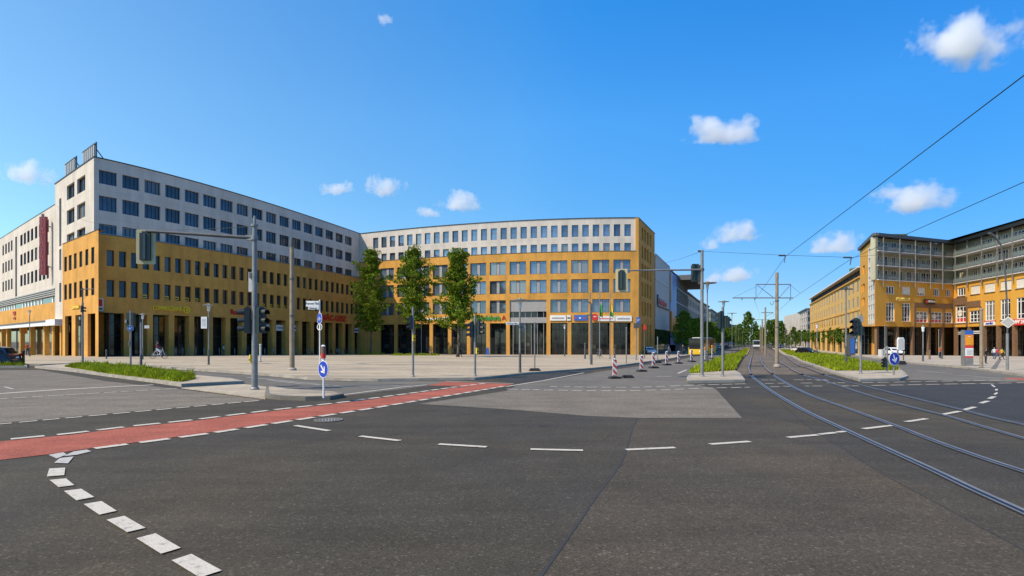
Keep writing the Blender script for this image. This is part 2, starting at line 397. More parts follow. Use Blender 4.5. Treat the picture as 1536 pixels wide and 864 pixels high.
# ------------------------------------------------------------------ ground sheets
def sheet_bm(pts):
    bm = bmesh.new(); vs = [bm.verts.new((p[0], p[1], 0)) for p in pts]
    f = bm.faces.new(vs); f.normal_update(); bmesh.ops.triangulate(bm, faces=[f], ngon_method='EAR_CLIP')
    for Y in (50, 70, 90, 105, 120):
        bmesh.ops.bisect_plane(bm, geom=bm.verts[:] + bm.edges[:] + bm.faces[:], plane_co=(0, Y, 0), plane_no=(0, 1, 0), dist=1e-4)
    for X in (62, 95):
        bmesh.ops.bisect_plane(bm, geom=bm.verts[:] + bm.edges[:] + bm.faces[:], plane_co=(X, 0, 0), plane_no=(1, 0, 0), dist=1e-4)
    for f in bm.faces:
        f.normal_update()
        if f.normal.z < 0: f.normal_flip()
    return bm
def sheet(name, pts, up, mat, depth=0.0, side=None, parent=None):
    bm = sheet_bm(pts)
    for v in bm.verts: v.co.z = gz(v.co.x, v.co.y) + up
    if depth:
        be = [e for e in bm.edges if e.is_boundary]
        r = bmesh.ops.extrude_edge_only(bm, edges=be)
        for v in [g for g in r['geom'] if isinstance(g, bmesh.types.BMVert)]: v.co.z -= depth
        for f in [g for g in r['geom'] if isinstance(g, bmesh.types.BMFace)]: f.material_index = 1
        bmesh.ops.recalc_face_normals(bm, faces=bm.faces[:])
    me = bpy.data.meshes.new(name); bm.to_mesh(me); bm.free()
    me.materials.append(M[mat]); me.materials.append(M[side or mat])
    o = link(name, me, parent)
    return struct(o) if parent is None else o
def px(l, up=0): return [G(x, y, up) for x, y in l]
def inset(pts, d):
    n = len(pts); P = [Vector((p[0], p[1])) for p in pts]; out = []
    ar = sum(P[i].x * P[(i + 1) % n].y - P[(i + 1) % n].x * P[i].y for i in range(n)); sg = 1 if ar > 0 else -1
    for i in range(n):
        a = (P[i] - P[i - 1]).normalized(); b = (P[(i + 1) % n] - P[i]).normalized()
        na, nb = Vector((-a.y, a.x)) * sg, Vector((-b.y, b.x)) * sg
        m = na + nb
        m = m / max(m.length_squared, .4) * 2
        out.append(P[i] + m * d)
    return out
def slab(name, pts, h, top, kerb='kerb', kw=.16):
    """raised paved area with a kerb round it"""
    pts = [Vector((p[0], p[1])) for p in pts]
    k = sheet('kerb', pts, h, kerb, h + .1, kerb)
    return sheet(name, inset(pts, kw), h + .006, top)
def spline(P, sub=6):
    P = [Vector((p[0], p[1])) for p in P]; out = []
    for i in range(len(P) - 1):
        a, b, c, d = P[max(i - 1, 0)], P[i], P[i + 1], P[min(i + 2, len(P) - 1)]
        for k in range(sub):
            t = k / sub
            out.append(.5 * ((2 * b) + (c - a) * t + (2 * a - 5 * b + 4 * c - d) * t * t + (3 * b - 3 * c + d - a) * t ** 3))
    out.append(P[-1]); return out
def ribbon(mb, P, wd, up, side=0.0, m=0, h=0.0):
    """flat strip of width wd following the line P"""
    n = len(P); Lf, Rt = [], []
    for i in range(n):
        d = (P[min(i + 1, n - 1)] - P[max(i - 1, 0)]).normalized(); nn = Vector((-d.y, d.x))
        for lst, o in ((Lf, side + wd / 2), (Rt, side - wd / 2)):
            q = P[i] + nn * o; lst.append(Vector((q.x, q.y, gz(q.x, q.y) + up)))
    for i in range(n - 1):
        mb.face([Rt[i], Rt[i + 1], Lf[i + 1], Lf[i]], m)
        if h:
            z = Vector((0, 0, h))
            mb.face([Rt[i] - z, Rt[i + 1] - z, Rt[i + 1], Rt[i]], m); mb.face([Lf[i], Lf[i + 1], Lf[i + 1] - z, Lf[i] - z], m)

sheet('ground', [(-3000, -300), (3000, -300), (3000, 6000), (-3000, 6000)], -.03, 'earth')
sheet('road', [(-160, -45), (160, -45), (160, 70), (110, 140), (.4375 * 900 + 26, 900), (.4375 * 900 - 24, 900), (25, 130), (-160, 130)], 0, 'asphalt')
# lighter street surface beyond the crossing, and the patches in the junction
sheet('asphalt_patch', px([(628, 606), (760, 586.5), (1073, 583), (1113, 627), (960, 627), (880, 624), (760, 614)]), .004, 'asphalt_light')
sheet('street_surface', px([(760, 586.5), (776, 578), (830, 569), (890, 559), (960, 549), (1020, 540), (1075, 526), (1100, 521), (1120, 521), (1100, 529), (1060, 552), (1030, 575), (1073, 583)]), .004, 'asphalt_street')
sheet('asphalt_patch', px([(1262, 581), (1536, 575), (1660, 574), (1700, 660), (1536, 637), (1444, 616), (1318, 585.5)]), .004, 'asphalt_dark')
sheet('street_surface', px([(1360, 570), (1356, 560), (1348, 553.5), (1298, 545.5), (1262, 536.5), (1225, 528), (1190, 522), (1205, 522), (1253, 531), (1300, 537), (1369, 546), (1447, 553.5), (1536, 565), (1640, 577), (1536, 573)]), .004, 'asphalt_street')
sheet('side_lane', px([(150, 546), (226, 552), (300, 558), (400, 565), (460, 570.5), (525, 573), (621, 572), (690, 572), (640, 579), (600, 584), (515, 594), (440, 588), (368, 576), (290, 567), (190, 552)]), .004, 'asphalt_street')
sheet('asphalt_patch', px([(-60, 556), (60, 555), (160, 572), (270, 584), (395, 600), (-60, 640)]), .004, 'asphalt_light')
sheet('asphalt_patch', px([(740, 960), (812, 864), (866.7, 786), (895, 744), (934, 689.5), (950, 640), (958, 628.5), (1113, 628.5), (1170, 631), (1211.5, 640), (1232, 653), (1318, 707.7), (1396, 750.7), (1536, 826), (1640, 884), (1640, 1000)]), .004, 'asphalt_brown')
mb = MB(); ribbon(mb, spline(px([(800, 880), (812, 864), (866.7, 786), (895, 744), (934, 689.5), (950, 640), (958, 628)])), .03, .008); struct(mb.build('road_seam', 'seal'))
mb = MB(); ribbon(mb, spline(px([(1150, 585), (1211.5, 640), (1232, 653), (1318, 707.7), (1396, 750.7), (1536, 826), (1600, 862)])), .018, .008); struct(mb.build('road_seam', 'seal'))

# red cycle path
sheet('cycle_path', px([(-80, 671), (0, 662.4), (104, 653), (195, 641.5), (286.5, 632.4), (400, 618), (514.6, 604.8), (608, 592.5), (681, 582), (698, 579.3), (640, 578.7), (668, 572.7), (770, 576.4),
                        (759, 578.7), (686.5, 590.7), (634.4, 599), (556, 612), (478, 624), (400, 636), (312.5, 649.4), (234, 660), (146, 671.5), (65, 683), (0, 690.5), (-80, 699)]), .008, 'red')
sheet('cycle_path', px([(1503, 567.5), (1514, 566.6), (1545, 567.5), (1660, 580), (1660, 588), (1537, 571), (1524, 570)]), .008, 'red')

def dashes(name, P, dash, gap, wd, up=.014, start=0.0, mat='white_paint', skip=None):
    P = [Vector((p[0], p[1])) for p in P]; seg = []; tot = 0
    for a, b in zip(P, P[1:]): seg.append((tot, a, b)); tot += (b - a).length
    def pt(s):
        for s0, a, b in reversed(seg):
            if s >= s0: return a + (b - a).normalized() * (s - s0)
        return P[0]
    mb = MB(); s = start
    while s + dash < tot:
        d = dash * random.uniform(.94, 1.04)
        ribbon(mb, [pt(s), pt(s + d / 2), pt(s + d)], wd, up); s += dash + gap
    return struct(mb.build(name, mat))
def strokes(name, segs, wd, mat='white_paint', up=.014):
    mb = MB()
    for s in segs:
        q = [G(*p) for p in s]; q = [Vector((p.x, p.y)) for p in q]
        if len(q) == 2: q = [q[0], (q[0] + q[1]) / 2, q[1]]
        ribbon(mb, q, wd, up)
    return struct(mb.build(name, mat))
up_edge = [(-60, 667), (15, 659.5), (104, 651), (195, 640), (286.5, 630.8), (400, 616.5), (514.6, 603.6), (608, 591.3), (681, 581), (735, 574.5)]
lo_edge = [(142, 673.5), (234, 661.5), (312.5, 651), (400, 637.6), (478, 625.4), (556, 613.3), (634.4, 600.2), (686.5, 591.6), (759, 579.3)]
dashes('cycle_path_marking', px(up_edge), .52, .17, .19)
dashes('cycle_path_marking', px(lo_edge), .52, .17, .19)
def quads(name, L4, mat='white_paint', up=.014):
    mb = MB()
    for q in L4: mb.face([G(x, y, up) for x, y in q])
    return struct(mb.build(name, mat))
def zq(*p): return [(x / 3.84, 640 + y / 3.84) for x, y in p]
quads('turning_arc_marking', [zq((285, 312), (380, 303), (428, 342), (338, 354)), zq((368, 376), (468, 363), (543, 411), (440, 431)),
    zq((481, 452), (585, 435), (673, 491), (572, 514)), zq((614, 543), (716, 520), (838, 590), (732, 615)), zq((786, 651), (895, 621), (1041, 706), (927, 740)),
    zq((988, 778), (1103, 741), (1277, 837), (1150, 878)), zq((1215, 930), (1345, 880), (1540, 985), (1400, 1045)), zq((270, 292), (284, 246), (376, 241), (370, 284))])
quads('turning_arc_marking', [zq((312, 213), (345, 185), (425, 176), (392, 216)), zq((368, 174), (425, 147), (500, 136), (526, 146), (445, 166)), zq((280, 166), (365, 152), (385, 165), (325, 188))], 'worn_paint')
strokes('turning_arc_marking', [[(443, 639), (494, 647)], [(540, 655), (600, 661.8)], [(658, 667), (730, 671.3)], [(795.7, 674.7), (874.6, 676.5)], [(939, 675.5), (1012.6, 672.2)], [(1065, 667.2), (1125, 663)],
    [(1182, 657), (1227, 653)], [(1229, 652.3), (1254, 649.6)], [(1256, 649), (1268, 647.8)], [(1295, 644), (1338, 638.8)], [(1359, 633.4), (1390, 628.6)], [(1412, 622.6), (1440, 617.4)], [(1446, 615.4), (1462, 611)],
    [(1471, 605.4), (1482, 602)], [(1484, 598.6), (1491.5, 595.2)]], .13)
quads('turning_arc_marking', [[(1490, 591.5), (1495, 588.8), (1497.5, 590.2), (1493, 592.8)], [(1492, 586), (1493, 583.8), (1497, 584), (1496.5, 586.2)], [(1486, 577.6), (1488.5, 577), (1493.5, 580.6), (1491, 581.2)]])
strokes('stop_line', [[(-80, 596), (0, 590.8), (110, 583.6), (230, 577.6)]], .3, 'white_paint')
def dl(y0, xs, slope, x0=0): return [[(a, y0 + slope * (a - x0)), (b, y0 + slope * (b - x0))] for a, b in xs]
def zx(l): return [(a / 3.84, b / 3.84) for a, b in l]
strokes('crossing_marking', dl(598.6, zx([(-140, -60), (-30, 45), (75, 158), (185, 250), (275, 370), (380, 480), (500, 572), (600, 672), (697, 765), (782, 853), (873, 925), (950, 1020)]), -.0585), .14)
strokes('crossing_marking', dl(636.8, zx([(-120, -25), (0, 68), (110, 215), (245, 343), (377, 473), (510, 615), (652, 748), (778, 870), (900, 988), (1015, 1092), (1117, 1190), (1218, 1292), (1313, 1387), (1408, 1490)]), -.091), .13)
def z4(l): return [((a / 3.84 + 760, ya / 3.84 + 560), (b / 3.84 + 760, yb / 3.84 + 560)) for a, ya, b, yb in l]
strokes('crossing_marking', z4([(250, 78, 290, 78), (330, 79, 365, 79.5), (390, 80, 440, 80.5), (460, 81, 520, 81.5), (545, 82, 600, 82), (630, 82, 690, 82), (720, 82, 765, 82), (790, 80.5, 835, 79), (862, 78, 910, 77), (940, 75.5, 1000, 73), (1020, 72, 1078, 70), (1100, 69, 1140, 68), (1160, 67.5, 1225, 66), (1240, 65.5, 1300, 64), (1312, 63.5, 1378, 62)]), .16)
strokes('crossing_marking', z4([(0, 92, 65, 94), (85, 94.5, 135, 95.5), (150, 96, 190, 97), (215, 97.5, 270, 98.5), (298, 99, 352, 100), (375, 100.5, 432, 101.5), (460, 102, 515, 102), (545, 102, 600, 102), (622, 102, 687, 102), (710, 101, 770, 100), (800, 99, 860, 98), (888, 97.5, 942, 96), (968, 94, 1022, 92), (1050, 90.5, 1108, 88.5), (1132, 87.5, 1190, 86), (1210, 85.5, 1268, 84.5), (1292, 84, 1350, 82.5), (1372, 82.5, 1400, 82)]), .16)
def z5(l): return [((a / 3.84 + 1136, ya / 3.84 + 560), (b / 3.84 + 1136, yb / 3.84 + 560)) for a, ya, b, yb in l]
r1 = [(a, 56 - (a - 600) * .0186, a + 68, 56 - (a + 68 - 600) * .0186) for a in range(600, 1500, 92)]
r2 = [(a, 71.5 - (a - 660) * .0183, a + 78, 71.5 - (a + 78 - 660) * .0183) for a in range(660, 1700, 104)]
strokes('crossing_marking', z5(r1 + r2 + [(25, 40, 62, 40), (72, 40, 105, 40), (45, 60, 96, 60), (118, 58.5, 170, 58.5), (75, 79, 130, 79), (150, 76.5, 202, 76.5), (210, 39, 270, 39), (284, 37, 315, 37), (250, 57.5, 316, 57.5), (276, 75, 300, 75), (314, 75, 375, 75), (330, 39, 400, 39), (345, 42, 410, 42), (400, 57, 450, 57), (462, 56, 505, 56), (475, 74, 530, 74), (545, 74, 582, 74)]), .16)
strokes('lane_marking', [[(759, 580.3), (816, 571), (876, 559.5)], [(640, 577.6), (600, 581.4), (515, 592.6)], [(1017, 560.4), (1030, 555)], [(985, 565.2), (1007, 565)], [(1050, 543), (1056, 540)], [(1072, 532.5), (1076, 531)], [(668, 572), (770, 575.8)]], .14)
strokes('lane_marking', [[(400, 570), (450, 576), (520, 580), (600, 579)], [(370, 566), (480, 577)], [(20, 584), (6, 580.5)], [(48, 563.6), (60, 563)], [(1375, 556), (1430, 561)], [(1440, 563), (1500, 568)]], .1, 'worn_paint')

# plaza, pavements, islands
PLAZA = px([(-260, 549), (-60, 549), (60, 549), (150, 545), (226, 551), (300, 557), (400, 564), (460, 569.6), (525, 571.8), (567, 572.2), (621, 571.2), (712, 570), (740, 567.7), (780, 563), (850, 557.5), (889, 554.5),
    (927, 550.5), (962, 545.5), (982, 542.4), (1010, 538.5), (1040, 533), (1075, 525), (1095, 519)]) + [Vector((-200, 330)), Vector((-200, 45))]
slab('plaza', PLAZA, .12, 'plaza')
sheet('asphalt_patch', px([(745, 568.6), (779, 564.2), (850, 558.4), (886, 555.8), (893, 558.5), (858, 562), (815, 570), (770, 574.5)]), .005, 'asphalt_dark')
RPAVE = px([(1182, 519.5), (1216, 527), (1253, 531), (1300, 537), (1369, 546), (1447.5, 553), (1536, 565), (1640, 579)]) + [Vector((150, 40)), Vector((220, 130)), Vector((300, 310))]
slab('pavement', RPAVE, .12, 'pave')
sheet('tactile_strip', px([(1486, 556.5), (1494, 557), (1503, 540.8), (1498, 540.4)]), .135, 'kerb_dark')
# left median: grass with kerb, a paved ramp and the raised nose
ML = px([(52, 552), (110, 558), (165, 565.5), (225, 573.5), (272, 580.3), (366, 575.6), (345, 571), (300, 566.6), (250, 562), (205, 556.5), (150, 549.5), (100, 548)])
slab('traffic_island', ML, .13, 'pave')
sheet('traffic_island', px([(272, 582.6), (330, 590), (398, 599), (400, 581), (366, 577)]), .03, 'pave', .06)
slab('traffic_island', px([(397, 597.5), (420, 600), (458, 601.2), (495, 600.2), (516, 596.2), (508, 592.5), (470, 590), (440, 588.5), (400, 583)]), .13, 'pave', 'kerb_dark')
slab('traffic_island', px([(-200, 553), (-60, 552.5), (41, 551.5), (38, 546), (-60, 545), (-200, 545)]), .12, 'soil')
ML_G = px([(100, 553), (165, 564), (225, 571.5), (272, 577.5), (290, 573), (280, 567), (240, 562.5), (205, 558), (160, 552.5)])
sheet('soil_bed', ML_G, .15, 'soil')
# tram corridor
sheet('track_bed', px([(1104, 559.5), (1112, 562), (1250, 562), (1200, 542.7), (1170, 528.8), (1150, 521), (1140, 516.2), (1128, 516.2), (1126, 522), (1124.5, 526.5)]), .006, 'trackbed')
MC = px([(1030, 570), (1033, 565), (1086.6, 535), (1113, 525.6), (1120, 521), (1124.8, 521), (1124, 526), (1113, 539), (1101, 557), (1109.5, 562), (1118, 573.5), (1031, 575)])
slab('median', MC, .12, 'pave')
MC_G = px([(1036, 563), (1087, 536.5), (1113, 526.8), (1120, 523), (1123, 523), (1121, 527.5), (1112, 539), (1099.5, 558.5)])
sheet('soil_bed', MC_G, .14, 'soil')
MR = px([(1249, 561), (1200, 542.7), (1170, 528.8), (1158, 522.5), (1180, 524), (1225, 528), (1265, 536.6), (1298, 545.8), (1347, 553.8), (1358, 562), (1362, 567), (1350, 571), (1290, 572.5)])
slab('median', MR, .12, 'pave')
MR_G = px([(1254, 559), (1205, 542.7), (1178, 530), (1170, 525.5), (1180, 525.5), (1225, 529), (1264, 537.5), (1297, 547), (1345, 555), (1346, 558.3)])
sheet('soil_bed', MR_G, .14, 'soil')
RAILS = {'a': [(1128.5, 517), (1130.5, 522), (1129.7, 528.3), (1126, 541.5), (1123.3, 552), (1125, 560), (1130, 567), (1137.7, 573), (1155.5, 586), (1201, 613.4), (1271.4, 647), (1334, 676), (1396, 704.5), (1461.5, 735.8), (1536, 769.6), (1640, 818)],
         'b': [(1131.5, 517), (1135.5, 522), (1138, 527.4), (1141, 539.7), (1147, 551), (1156.5, 560.5), (1180, 575.6), (1214, 592.6), (1261, 609.5), (1336.5, 636.8), (1396, 660), (1461.5, 683.7), (1536, 708.4), (1640, 742)],
         'c': [(1139.5, 517), (1145.5, 522), (1151.7, 528.3), (1162, 538), (1181.6, 551), (1200, 561.5), (1232, 570.4), (1268.8, 582), (1305, 594), (1370, 612), (1422, 625), (1474.5, 640.7), (1536, 658.4), (1640, 688)],
         'd': [(1142.5, 517), (1152, 522), (1168.4, 531), (1188.7, 543), (1213, 553.8), (1232, 561.5), (1266, 571.7), (1318, 584.7), (1396, 604), (1443, 615.5), (1490, 627.7), (1536, 638), (1640, 663)]}
for k, l in RAILS.items():
    P = spline(px(l), 8); mb = MB()
    near = [p for p in P if p.y < 31.5]; far = [p for p in P if p.y >= 30.4]
    ribbon(mb, near, .17, .010, 0, 2); ribbon(mb, near, .055, .018, .045, 0); ribbon(mb, near, .05, .016, -.012, 1); ribbon(mb, near, .03, .018, -.055, 0)
    ribbon(mb, far, .065, .09, 0, 0, .02); ribbon(mb, far, .13, .075, 0, 3, .07)
    struct(mb.build('tram_rail', ['rail_steel', 'rail_groove', 'seal', 'rail_rust']))

# grass as stuff
def inside(p, poly):
    c = False; n = len(poly)
    for i in range(n):
        a, b = poly[i], poly[i - 1]
        if (a.y > p[1]) != (b.y > p[1]) and p[0] < (b.x - a.x) * (p[1] - a.y) / (b.y - a.y) + a.x: c = not c
    return c
def grass(name, poly, n, h, up, mat='grass', bias=None):
    xs = [p.x for p in poly]; ys = [p.y for p in poly]; mb = MB(); k = 0
    rr = random.Random(len(poly) * 31 + n)
    while k < n:
        u = rr.random() ** (bias or 1)
        Y = min(ys) + (max(ys) - min(ys)) * u
        X = rr.uniform(min(xs), max(xs))
        if not inside((X, Y), poly): continue
        k += 1; z = gz(X, Y) + up; hh = h * rr.uniform(.45, 1.25) * (1.5 if rr.random() < .05 else 1)
        cl = .6 + .7 * abs(sin(X * 1.7 + sin(Y * .9)) * sin(Y * 1.1 + 1.3 * sin(X * .7)))
        hh *= cl
        wdt = .013 + .00055 * Y
        for j in range(3):
            a = rr.uniform(0, 6.28); dx, dy = cos(a) * wdt, sin(a) * wdt; lx, ly = rr.uniform(-.5, .5) * hh, rr.uniform(-.5, .5) * hh
            bx, by = X + rr.uniform(-.12, .12), Y + rr.uniform(-.12, .12)
            mb.face([(bx - dx, by - dy, z), (bx + dx, by + dy, z), (bx + lx * .4 + dx * .6, by + ly * .4 + dy * .6, z + hh * .6), (bx + lx, by + ly, z + hh)])
    o = mb.build(name, mat); return tag(o, None, None, None, 'stuff')
tag(grass('grass', ML_G, 13000, .25, .14), 'tall rough green grass on the left traffic island', 'grass')
tag(grass('grass', MC_G, 16000, .25, .13, 'grass', 1.7), 'green grass strip between the street and the tram tracks', 'grass')
tag(grass('grass', MR_G, 16000, .25, .13, 'grass', 1.7), 'green grass strip right of the tram tracks', 'grass')
tag(grass('grass', px([(-60, 551), (36, 550.6), (30, 547), (-60, 547)]), 900, .3, .12), 'small tuft of grass by the dark car at left', 'grass')

# ------------------------------------------------------------------ facades
class Fac:
    """a wall line in plan, running left to right as seen from outside"""
    def __init__(s, fn, t0, t1): s.fn, s.t0, s.t1 = fn, t0, t1
    def pt(s, t, off=0.0):
        a, b = s.fn(t - .05), s.fn(t + .05); d = Vector((b[0] - a[0], b[1] - a[1])).normalized()
        p = s.fn(t); return Vector((p[0] + d.y * off, p[1] - d.x * off))
    def rz(s, t):
        a, b = s.fn(t - .05), s.fn(t + .05); return atan2(b[1] - a[1], b[0] - a[0])
    def st(s, t):
        a, b = s.fn(t - .5), s.fn(t + .5); return sqrt((b[0] - a[0]) ** 2 + (b[1] - a[1]) ** 2)
    def tx(s, x, off=0.0):
        lo, hi = s.t0 - 30, s.t1 + 30
        for _ in range(50):
            m = (lo + hi) / 2; p = s.pt(m, off)
            if CX + F * p.x / p.y < x: lo = m
            else: hi = m
        return lo
def Ln(p, q):
    p, q = Vector(p), Vector(q); d = (q - p).normalized(); l = (q - p).length
    return Fac(lambda t: (p.x + d.x * t, p.y + d.y * t), 0, l)
def pxy(x, Y): return (at(x, Y), Y)
def arc_left(t):
    a = atan2(56.8, t); r = 56.8 / sin(a); return ((192 - 816 * a) / 816 * r, r)
def arc_street(t):
    a = atan2(29.98, -t); r = 29.98 / sin(a); return ((816 * a - 1003) / 816 * r, r)
def arc_centre(t):
    a = atan(t / 100.3); r = 100.3 / cos(a); return ((192 + 816 * a) / 816 * r, r)
LP = Fac(arc_left, 36.2, 100.4); LS = Fac(arc_street, -130, -60.4); CP = Fac(arc_centre, -56.7, -.3)
CS = Ln(pxy(957.6, 100.3), pxy(982, 115.2))
ML_ = Ln(pxy(983, 115.7), pxy(1031, 175))
RL = Ln(pxy(1290, 123), pxy(1313, 106)); RA = Ln(pxy(1313, 106), pxy(1430, 114.5)); RB = Ln(pxy(1430, 114.5), pxy(1536, 94.5)); RB.t1 += 18
RY = Ln(pxy(1215, 218), pxy(1290.5, 123.5))

def wall(mb, fac, t0, t1, z0, z1, ops, off=0.0, dep=.35, m=0, step=2.5):
    ts = {round(t0, 4), round(t1, 4)}; zs = {round(z0, 4), round(z1, 4)}
    for a, b, c, d in ops: ts |= {round(max(a, t0), 4), round(min(b, t1), 4)}; zs |= {round(max(c, z0), 4), round(min(d, z1), 4)}
    n = int((t1 - t0) / step)
    base = sorted(ts)
    for k in range(1, n):
        t = t0 + (t1 - t0) * k / n
        if min(abs(t - q) for q in base) > .8: ts.add(round(t, 4))
    ts, zs = sorted(ts), sorted(zs)
    P = {t: fac.pt(t, off) for t in ts}; Q = {t: fac.pt(t, off - dep) for t in ts}
    for a, b in zip(ts, ts[1:]):
        for c, d in zip(zs, zs[1:]):
            tm, zm = (a + b) / 2, (c + d) / 2
            if any(o[0] < tm < o[1] and o[2] < zm < o[3] for o in ops): continue
            mb.face([(*P[a], c), (*P[b], c), (*P[b], d), (*P[a], d)], m, [(a, c), (b, c), (b, d), (a, d)])
    for a, b, c, d in ops:
        a, b, c, d = max(a, t0), min(b, t1), max(c, z0), min(d, z1)
        Pa, Pb, Qa, Qb = fac.pt(a, off), fac.pt(b, off), fac.pt(a, off - dep), fac.pt(b, off - dep)
        u = [(0, c), (dep, c), (dep, d), (0, d)]
        mb.face([(*Pa, c), (*Pa, d), (*Qa, d), (*Qa, c)], m, u); mb.face([(*Pb, d), (*Pb, c), (*Qb, c), (*Qb, d)], m, u)
        mb.face([(*Pa, d), (*Pb, d), (*Qb, d), (*Qa, d)], m, u)
        if c > z0 + .01: mb.face([(*Pb, c), (*Pa, c), (*Qa, c), (*Qb, c)], m, u)
def strip(mb, fac, t0, t1, za, oa, zb, ob, m=0, n=24):
    """quad strip between (offset oa, height za) and (ob, zb) along the wall line"""
    for k in range(n):
        a, b = t0 + (t1 - t0) * k / n, t0 + (t1 - t0) * (k + 1) / n
        mb.face([(*fac.pt(a, oa), za), (*fac.pt(b, oa), za), (*fac.pt(b, ob), zb), (*fac.pt(a, ob), zb)], m, [(a, za), (b, za), (b, zb + abs(ob - oa)), (a, zb + abs(ob - oa))])
def beam(mb, fac, t0, t1, z0, z1, o0, o1, m=0, n=24):
    """solid bar along the wall: outer face at o1, inner at o0"""
    strip(mb, fac, t0, t1, z0, o1, z1, o1, m, n); strip(mb, fac, t0, t1, z1, o1, z1, o0, m, n); strip(mb, fac, t0, t1, z0, o0, z0, o1, m, n)
    strip(mb, fac, t0, t1, z1, o0, z0, o0, m, n)
    for t in (t0, t1):
        mb.face([(*fac.pt(t, o0), z0), (*fac.pt(t, o1), z0), (*fac.pt(t, o1), z1), (*fac.pt(t, o0), z1)], m)
def flat(mb, pts, z, m=0):
    bm = bmesh.new(); f = bm.faces.new([bm.verts.new((p[0], p[1], z)) for p in pts]); f.normal_update(); bmesh.ops.triangulate(bm, faces=[f], ngon_method='EAR_CLIP')
    for f in bm.faces:
        q = [tuple(v.co) for v in f.verts]
        f.normal_update(); mb.face(q if f.normal.z > 0 else q[::-1], m)
    bm.free()
def backwalls(mb, pts, z0, z1, m=0):
    for a, b in zip(pts, pts[1:]): mb.face([(a[0], a[1], z0), (b[0], b[1], z0), (b[0], b[1], z1), (a[0], a[1], z1)], m)

PROTO = {}
def win_proto(key, wd, h, frame, pane, nx=1, nz=1, fw=.07, bars=(), zb=(), sill=False):
    f = MB()
    f.box((0, .05, h / 2 - fw / 2), (wd, .1, fw)); f.box((0, .05, -h / 2 + fw / 2), (wd, .1, fw))
    for s in (-1, 1): f.box((s * (wd / 2 - fw / 2), .05, 0), (fw, .1, h - 2 * fw))
    xs = bars or [-wd / 2 + wd * k / nx for k in range(1, nx)]
    for x in xs: f.box((x, .052, 0), (fw * .8, .092, h - 2 * fw))
    zz = zb or [-h / 2 + h * k / nz for k in range(1, nz)]
    for z in zz: f.box((0, .056, z), (wd - 2 * fw, .082, fw * .8))
    if sill: f.box((0, -.1, -h / 2 - .03), (wd + .12, .42, .06), 0, 1)
    p = MB(); p.face([(-wd / 2 + .01, .075, -h / 2 + .01), (wd / 2 - .01, .075, -h / 2 + .01), (wd / 2 - .01, .075, h / 2 - .01), (-wd / 2 + .01, .075, h / 2 - .01)])
    PROTO[key] = (f.mesh('window_frame', [frame, 'sill']), p.mesh('window_pane', pane), wd, h)
def window(parent, key, fac, t, zc, off=0.0, set_in=.24, name='window', sx=None):
    fm, pm, wd, h = PROTO[key]
    o = link(name, fm, parent); p = fac.pt(t, off - set_in)
    o.location = Vector((p.x, p.y, zc)) - parent.location; o.rotation_euler = (0, 0, fac.rz(t)); o.scale = (sx or fac.st(t), 1, 1)
    q = link('pane', pm, o); return o
def on_wall(fac, x, z, off): t = fac.tx(x, off); p = fac.pt(t, off); return Vector((p.x, p.y, z)), fac.rz(t)

# ------------------------------------------------------------------ left office building
win_proto('l_white', 2.72, 2.02, 'dark_trim', 'glass_white', 4, 1, .08)
win_proto('l_white2', 2.72, 1.3, 'dark_trim', 'glass_white', 4, 1, .08)
win_proto('l_brick', 1.12, 2.05, 'dark_trim', 'glass_brick', 1, 1, .07)
win_proto('l_shop', 2.85, 6.2, 'dark_trim', 'glass_shop', 2, 1, .08, (), (.3, 1.9))
win_proto('s_white', 1.9, 2.0, 'dark_trim', 'glass_plain', 2, 1, .07)
win_proto('s_brick', .95, 2.05, 'dark_trim', 'glass_brick', 1, 1, .06)
win_proto('b_narrow', .62, 1.95, 'dark_trim', 'glass_plain', 1, 1, .05)
OB = .5
c0 = LP.pt(36.2)
LB = thing('office_building', 'long office block at left, yellow brick arcade floors under three white storeys', 'building', (c0.x, c0.y, 0))
tw = lambda k: 36.9 + 3.59 * k
rowsW = [(21.6, 23.3), (18.25, 20.1), (15.42, 16.6)]
opsW = [(tw(k), tw(k) + 2.72, a, b) for k in range(17) for a, b in rowsW]
mb = MB(); wall(mb, LP, 36.2, 100.6, 15.2, 24.7, opsW, 0, .35)
sx = LS.tx
opsS = []; swx = [(100.3, 111.7), (115.6, 127.9)]
for a, b in swx:
    for z0, z1 in ((21.3, 23.3), (17.9, 19.9), (15.3, 16.6)): opsS.append((sx(a), sx(b), z0, z1))
opsS.append((sx(88.8), sx(92), 15.4, 22.2)); opsS.append((sx(88.8), sx(92), 12, 15.0)); opsS.append((sx(88.8), sx(92), 7.5, 10.2))
wall(mb, LS, sx(82.5), -60.4, 15.2, 24.7, [o for o in opsS if o[2] > 15.2], 0, .35)
wall(mb, LS, sx(82.5), sx(95), 5.0, 15.2, [o for o in opsS if o[3] < 15.2], 0, .35)
bp = [LP.pt(100.6), Vector((-52, 150)), Vector((-110, 140)), LS.pt(sx(82.5))]
backwalls(mb, bp, -1, 24.7)
roofpts = [LP.pt(36.2 + k * 64.4 / 16) for k in range(17)] + [Vector((-52, 150)), Vector((-110, 140))] + [LS.pt(sx(82.5) + (-60.4 - sx(82.5)) * k / 4) for k in range(4)]
flat(mb, roofpts, 24.4)
mb.build('upper_wall', 'white_wall', LB, True)
mb = MB(); beam(mb, LP, 36.1, 100.6, 24.7, 24.82, -.3, .08); beam(mb, LS, sx(82.5), -60.3, 24.7, 24.82, -.3, .08, 0, 6); mb.build('coping', 'dark_trim', LB, True)
for k in range(17):
    for i, (a, b) in enumerate(rowsW): window(LB, 'l_white' if i < 2 else 'l_white2', LP, tw(k) + 1.36, (a + b) / 2, 0, .24, 'wide_window')
